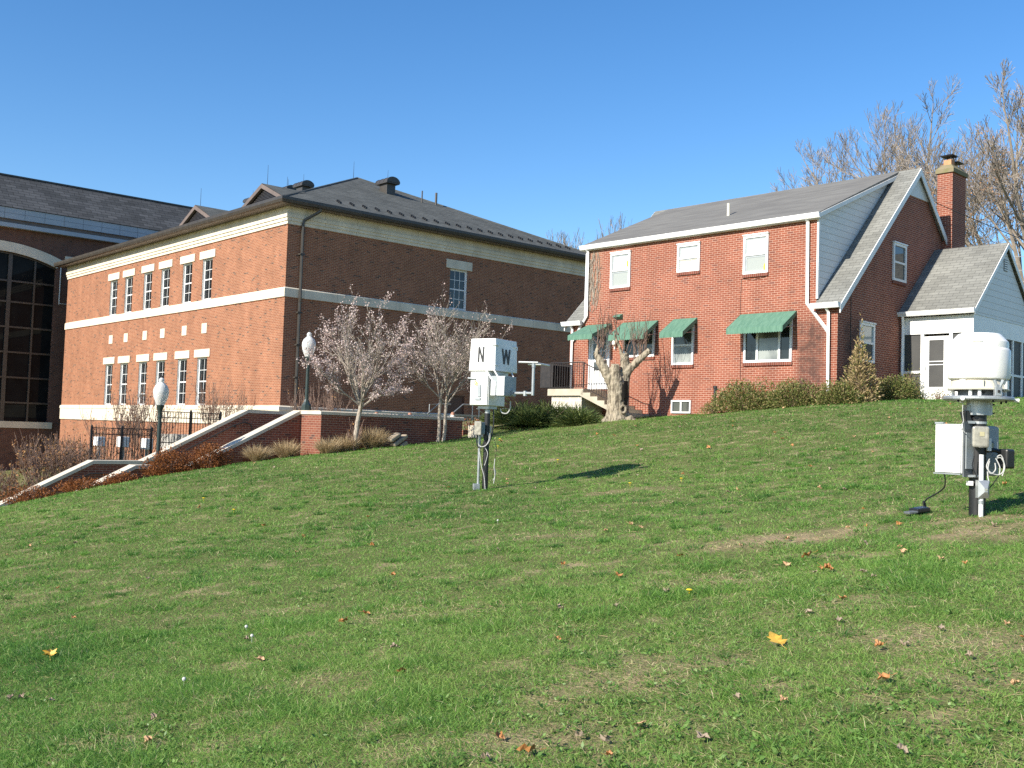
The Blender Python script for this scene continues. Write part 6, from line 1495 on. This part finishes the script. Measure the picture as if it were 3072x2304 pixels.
    th = blades('thatch', M['strawgrass'], np.c_[x, y, ground(x, y) + r.uniform(.002, .02, n)], D, r.uniform(.03, .09, n), r.uniform(.0018, .0035, n) * np.clip(y / 7, .9, 2), .05, r.random(n) * .8, k=2)
    tag(th, kind='stuff')
lawn_cover()

def fallen_leaves():
    R = random.Random(99); protos = {}
    def leaf_mesh(seed, crumple):
        q = random.Random(seed); lobes = [(0, .05), (.10, .02), (.30, .16), (.22, .05), (.50, .26), (.36, .40), (.52, .62), (.30, .60), (.22, .80), (.0, 1.0)]
        pts = [(x * q.uniform(.85, 1.15), y) for x, y in lobes]; out = pts + [(-x * q.uniform(.85, 1.15), y) for x, y in pts[-2:0:-1]]
        def fold(x, y):
            z = crumple * (.55 * x * x + .35 * (y - .5) ** 2 + .10 * math.sin(x * 9 + seed) + .08 * math.sin(y * 11 + seed * 2)); c = crumple * .75
            return (x * (1 - .35 * c), (y - .5) * (1 - .25 * c), z)
        m = MB(); n = len(out); mid = [(0, .12), (0, .36), (0, .58), (0, .82)]
        V = [fold(*p) for p in out] + [fold(*p) for p in mid]
        m.v = V; L = len(out)
        def near(y): return L + min(range(4), key=lambda k: abs(mid[k][1] - y))
        for k in range(L):
            a, b = k, (k + 1) % L; ca, cb_ = near(out[a][1]), near(out[b][1])
            m.f.append((a, b, ca)) if ca == cb_ else (m.f.append((a, b, ca)), m.f.append((b, cb_, ca)))
        st = len(m.v); m.tube([fold(0, .06), (0.02, -.62, .04), (.05, -.85, .02 + crumple * .1)], .012, 4)
        return m
    def proto(kind, v):
        if (kind, v) not in protos:
            m = leaf_mesh(v * 7 + 3, (.35, .9, 1.35)[v]); o = m.build('fallen_leaf', M[kind], None, smooth=False); protos[(kind, v)] = o; return o
        o = protos[(kind, v)].copy(); C.objects.link(o); return o
    def put(kind, v, x, y, s, label, group=None, lift=.022, tilt=None):
        o = proto(kind, v); o.location = (x, y, gz(x, y) + lift * R.uniform(.8, 1.5)); o.scale = (s, s, s)
        o.rotation_euler = (R.gauss(0, .3), R.gauss(0, .3), R.random() * 6.28) if tilt is None else (tilt, 0, .4)
        tag(o, label, 'leaf', group)
    put('leaf_yellow', 0, 1.64, 6.39, .135, 'large flat yellow maple leaf on the lawn, biggest of the yellow ones', lift=.05, tilt=.5)
    put('leaf_yellow', 1, -3.49, 8.18, .12, 'crumpled yellow maple leaf alone on the lush grass', lift=.05, tilt=.45)
    put('leaf_orange', 1, .12, 4.86, .11, 'upright curled orange brown leaf nearest the camera', lift=.04)
    put('leaf_tan', 0, .67, 5.12, .085, 'flat golden tan leaf with a folded edge near the camera', lift=.03)
    put('leaf_orange', 1, 2.63, 9.24, .13, 'larger orange dead leaf just below the big bare earth patch', lift=.035)
    put('leaf_orange', 2, 2.61, 8.54, .11, 'rolled up orange leaf between the big orange leaf and a pale one', lift=.035)
    for (x, y) in ((-1.13, 8.68), (6.04, 23.3), (4.42, 23.42), (-1.26, 8.37), (-.28, 29.2), (3.03, 25.1), (2.37, 28.6), (-1.64, 12.93), (-2.79, 14.47), (-5.64, 19.26), (1.93, 5.38), (3.94, 10.62), (1.65, 9.96), (0.0, 5.11), (-3.67, 15.93), (2.13, 6.02)):
        put('leaf_orange', R.choice((1, 2)), x, y, R.uniform(.06, .085) * (1 + y / 40), 'small orange brown dead leaf lying on the lawn', 'orange brown leaves on the lawn', .03)
    for (x, y) in ((2.82, 8.35), (1.27, 8.3), (.43, 8.12), (-.06, 4.83), (.91, 4.82), (.37, 5.05), (.49, 4.95), (1.65, 4.36), (-.76, 7.36), (3.25, 9.55), (3.37, 8.97), (1.57, 12.37), (-2.0, 6.13), (-3.23, 7.01), (-4.01, 11.86), (2.77, 10.41), (2.05, 7.14), (2.14, 6.79), (1.38, 5.21), (2.48, 5.65)):
        put('leaf_tan' if R.random() < .4 else 'leaf_grey', R.choice((1, 2, 2)), x, y, R.uniform(.055, .085), 'small faded tan or grey dead leaf curled on the lawn', 'faded leaves on the lawn', .025)
    r = np.random.default_rng(12); n = 0
    while n < 120:
        y = 4.2 + 26 * r.random() ** 1.25; x = (r.random() * 2 - 1) * (.52 * y + .6)
        if not on_lawn(np.array([x]), np.array([y]))[0] or r.random() > .35 + .65 * float(np.clip((x + 2) / 6, 0, 1)): continue
        n += 1
        if r.random() < .3: put('leaf_orange', R.choice((1, 2)), x, y, R.uniform(.04, .07) * (1 + y / 40), 'small orange brown dead leaf lying on the lawn', 'orange brown leaves on the lawn', .025)
        else: put('leaf_tan' if R.random() < .45 else 'leaf_grey', R.choice((1, 2, 2)), x, y, R.uniform(.04, .07) * (1 + y / 40), 'small faded tan or grey dead leaf curled on the lawn', 'faded leaves on the lawn', .02)
    for (x, y) in ((1.09, 23.65), (-5.83, 20.18), (-.31, 27.22), (-4.72, 18.18), (1.42, 8.15), (-.29, 29.6), (2.1, 18.2), (3.0, 18.3)):
        m = MB(); m.lathe([(.0, .05), (.018, .052), (.024, .058), (.014, .066), (.0, .067)], n=8, caps=False); m.tube([(0, 0, 0), (0, 0, .05)], .002, 4)
        o = m.build('dandelion', M['dandelion']); o.location = (x, y, gz(x, y)); s = 1 + y / 60; o.scale = (s, s, s * .8); tag(o, 'tiny yellow dandelion flower in the grass', 'flower', 'dandelions in the lawn')
    for (x, y) in ((.54, 28.47), (-2.05, 6.85), (-1.9, 8.01), (-.13, 14.27), (-2.06, 8.48)):
        m = MB(); m.lathe([(.0, .06), (.014, .066), (.02, .08), (.014, .094), (.0, .10)], n=8, caps=False); m.tube([(0, 0, 0), (0, 0, .065)], .002, 4)
        o = m.build('dandelion_clock', M['seed']); o.location = (x, y, gz(x, y)); o.scale = (.7, .7, .7); tag(o, 'pale fluffy dandelion seed head in the grass', 'flower', 'dandelion seed heads in the lawn')
fallen_leaves()
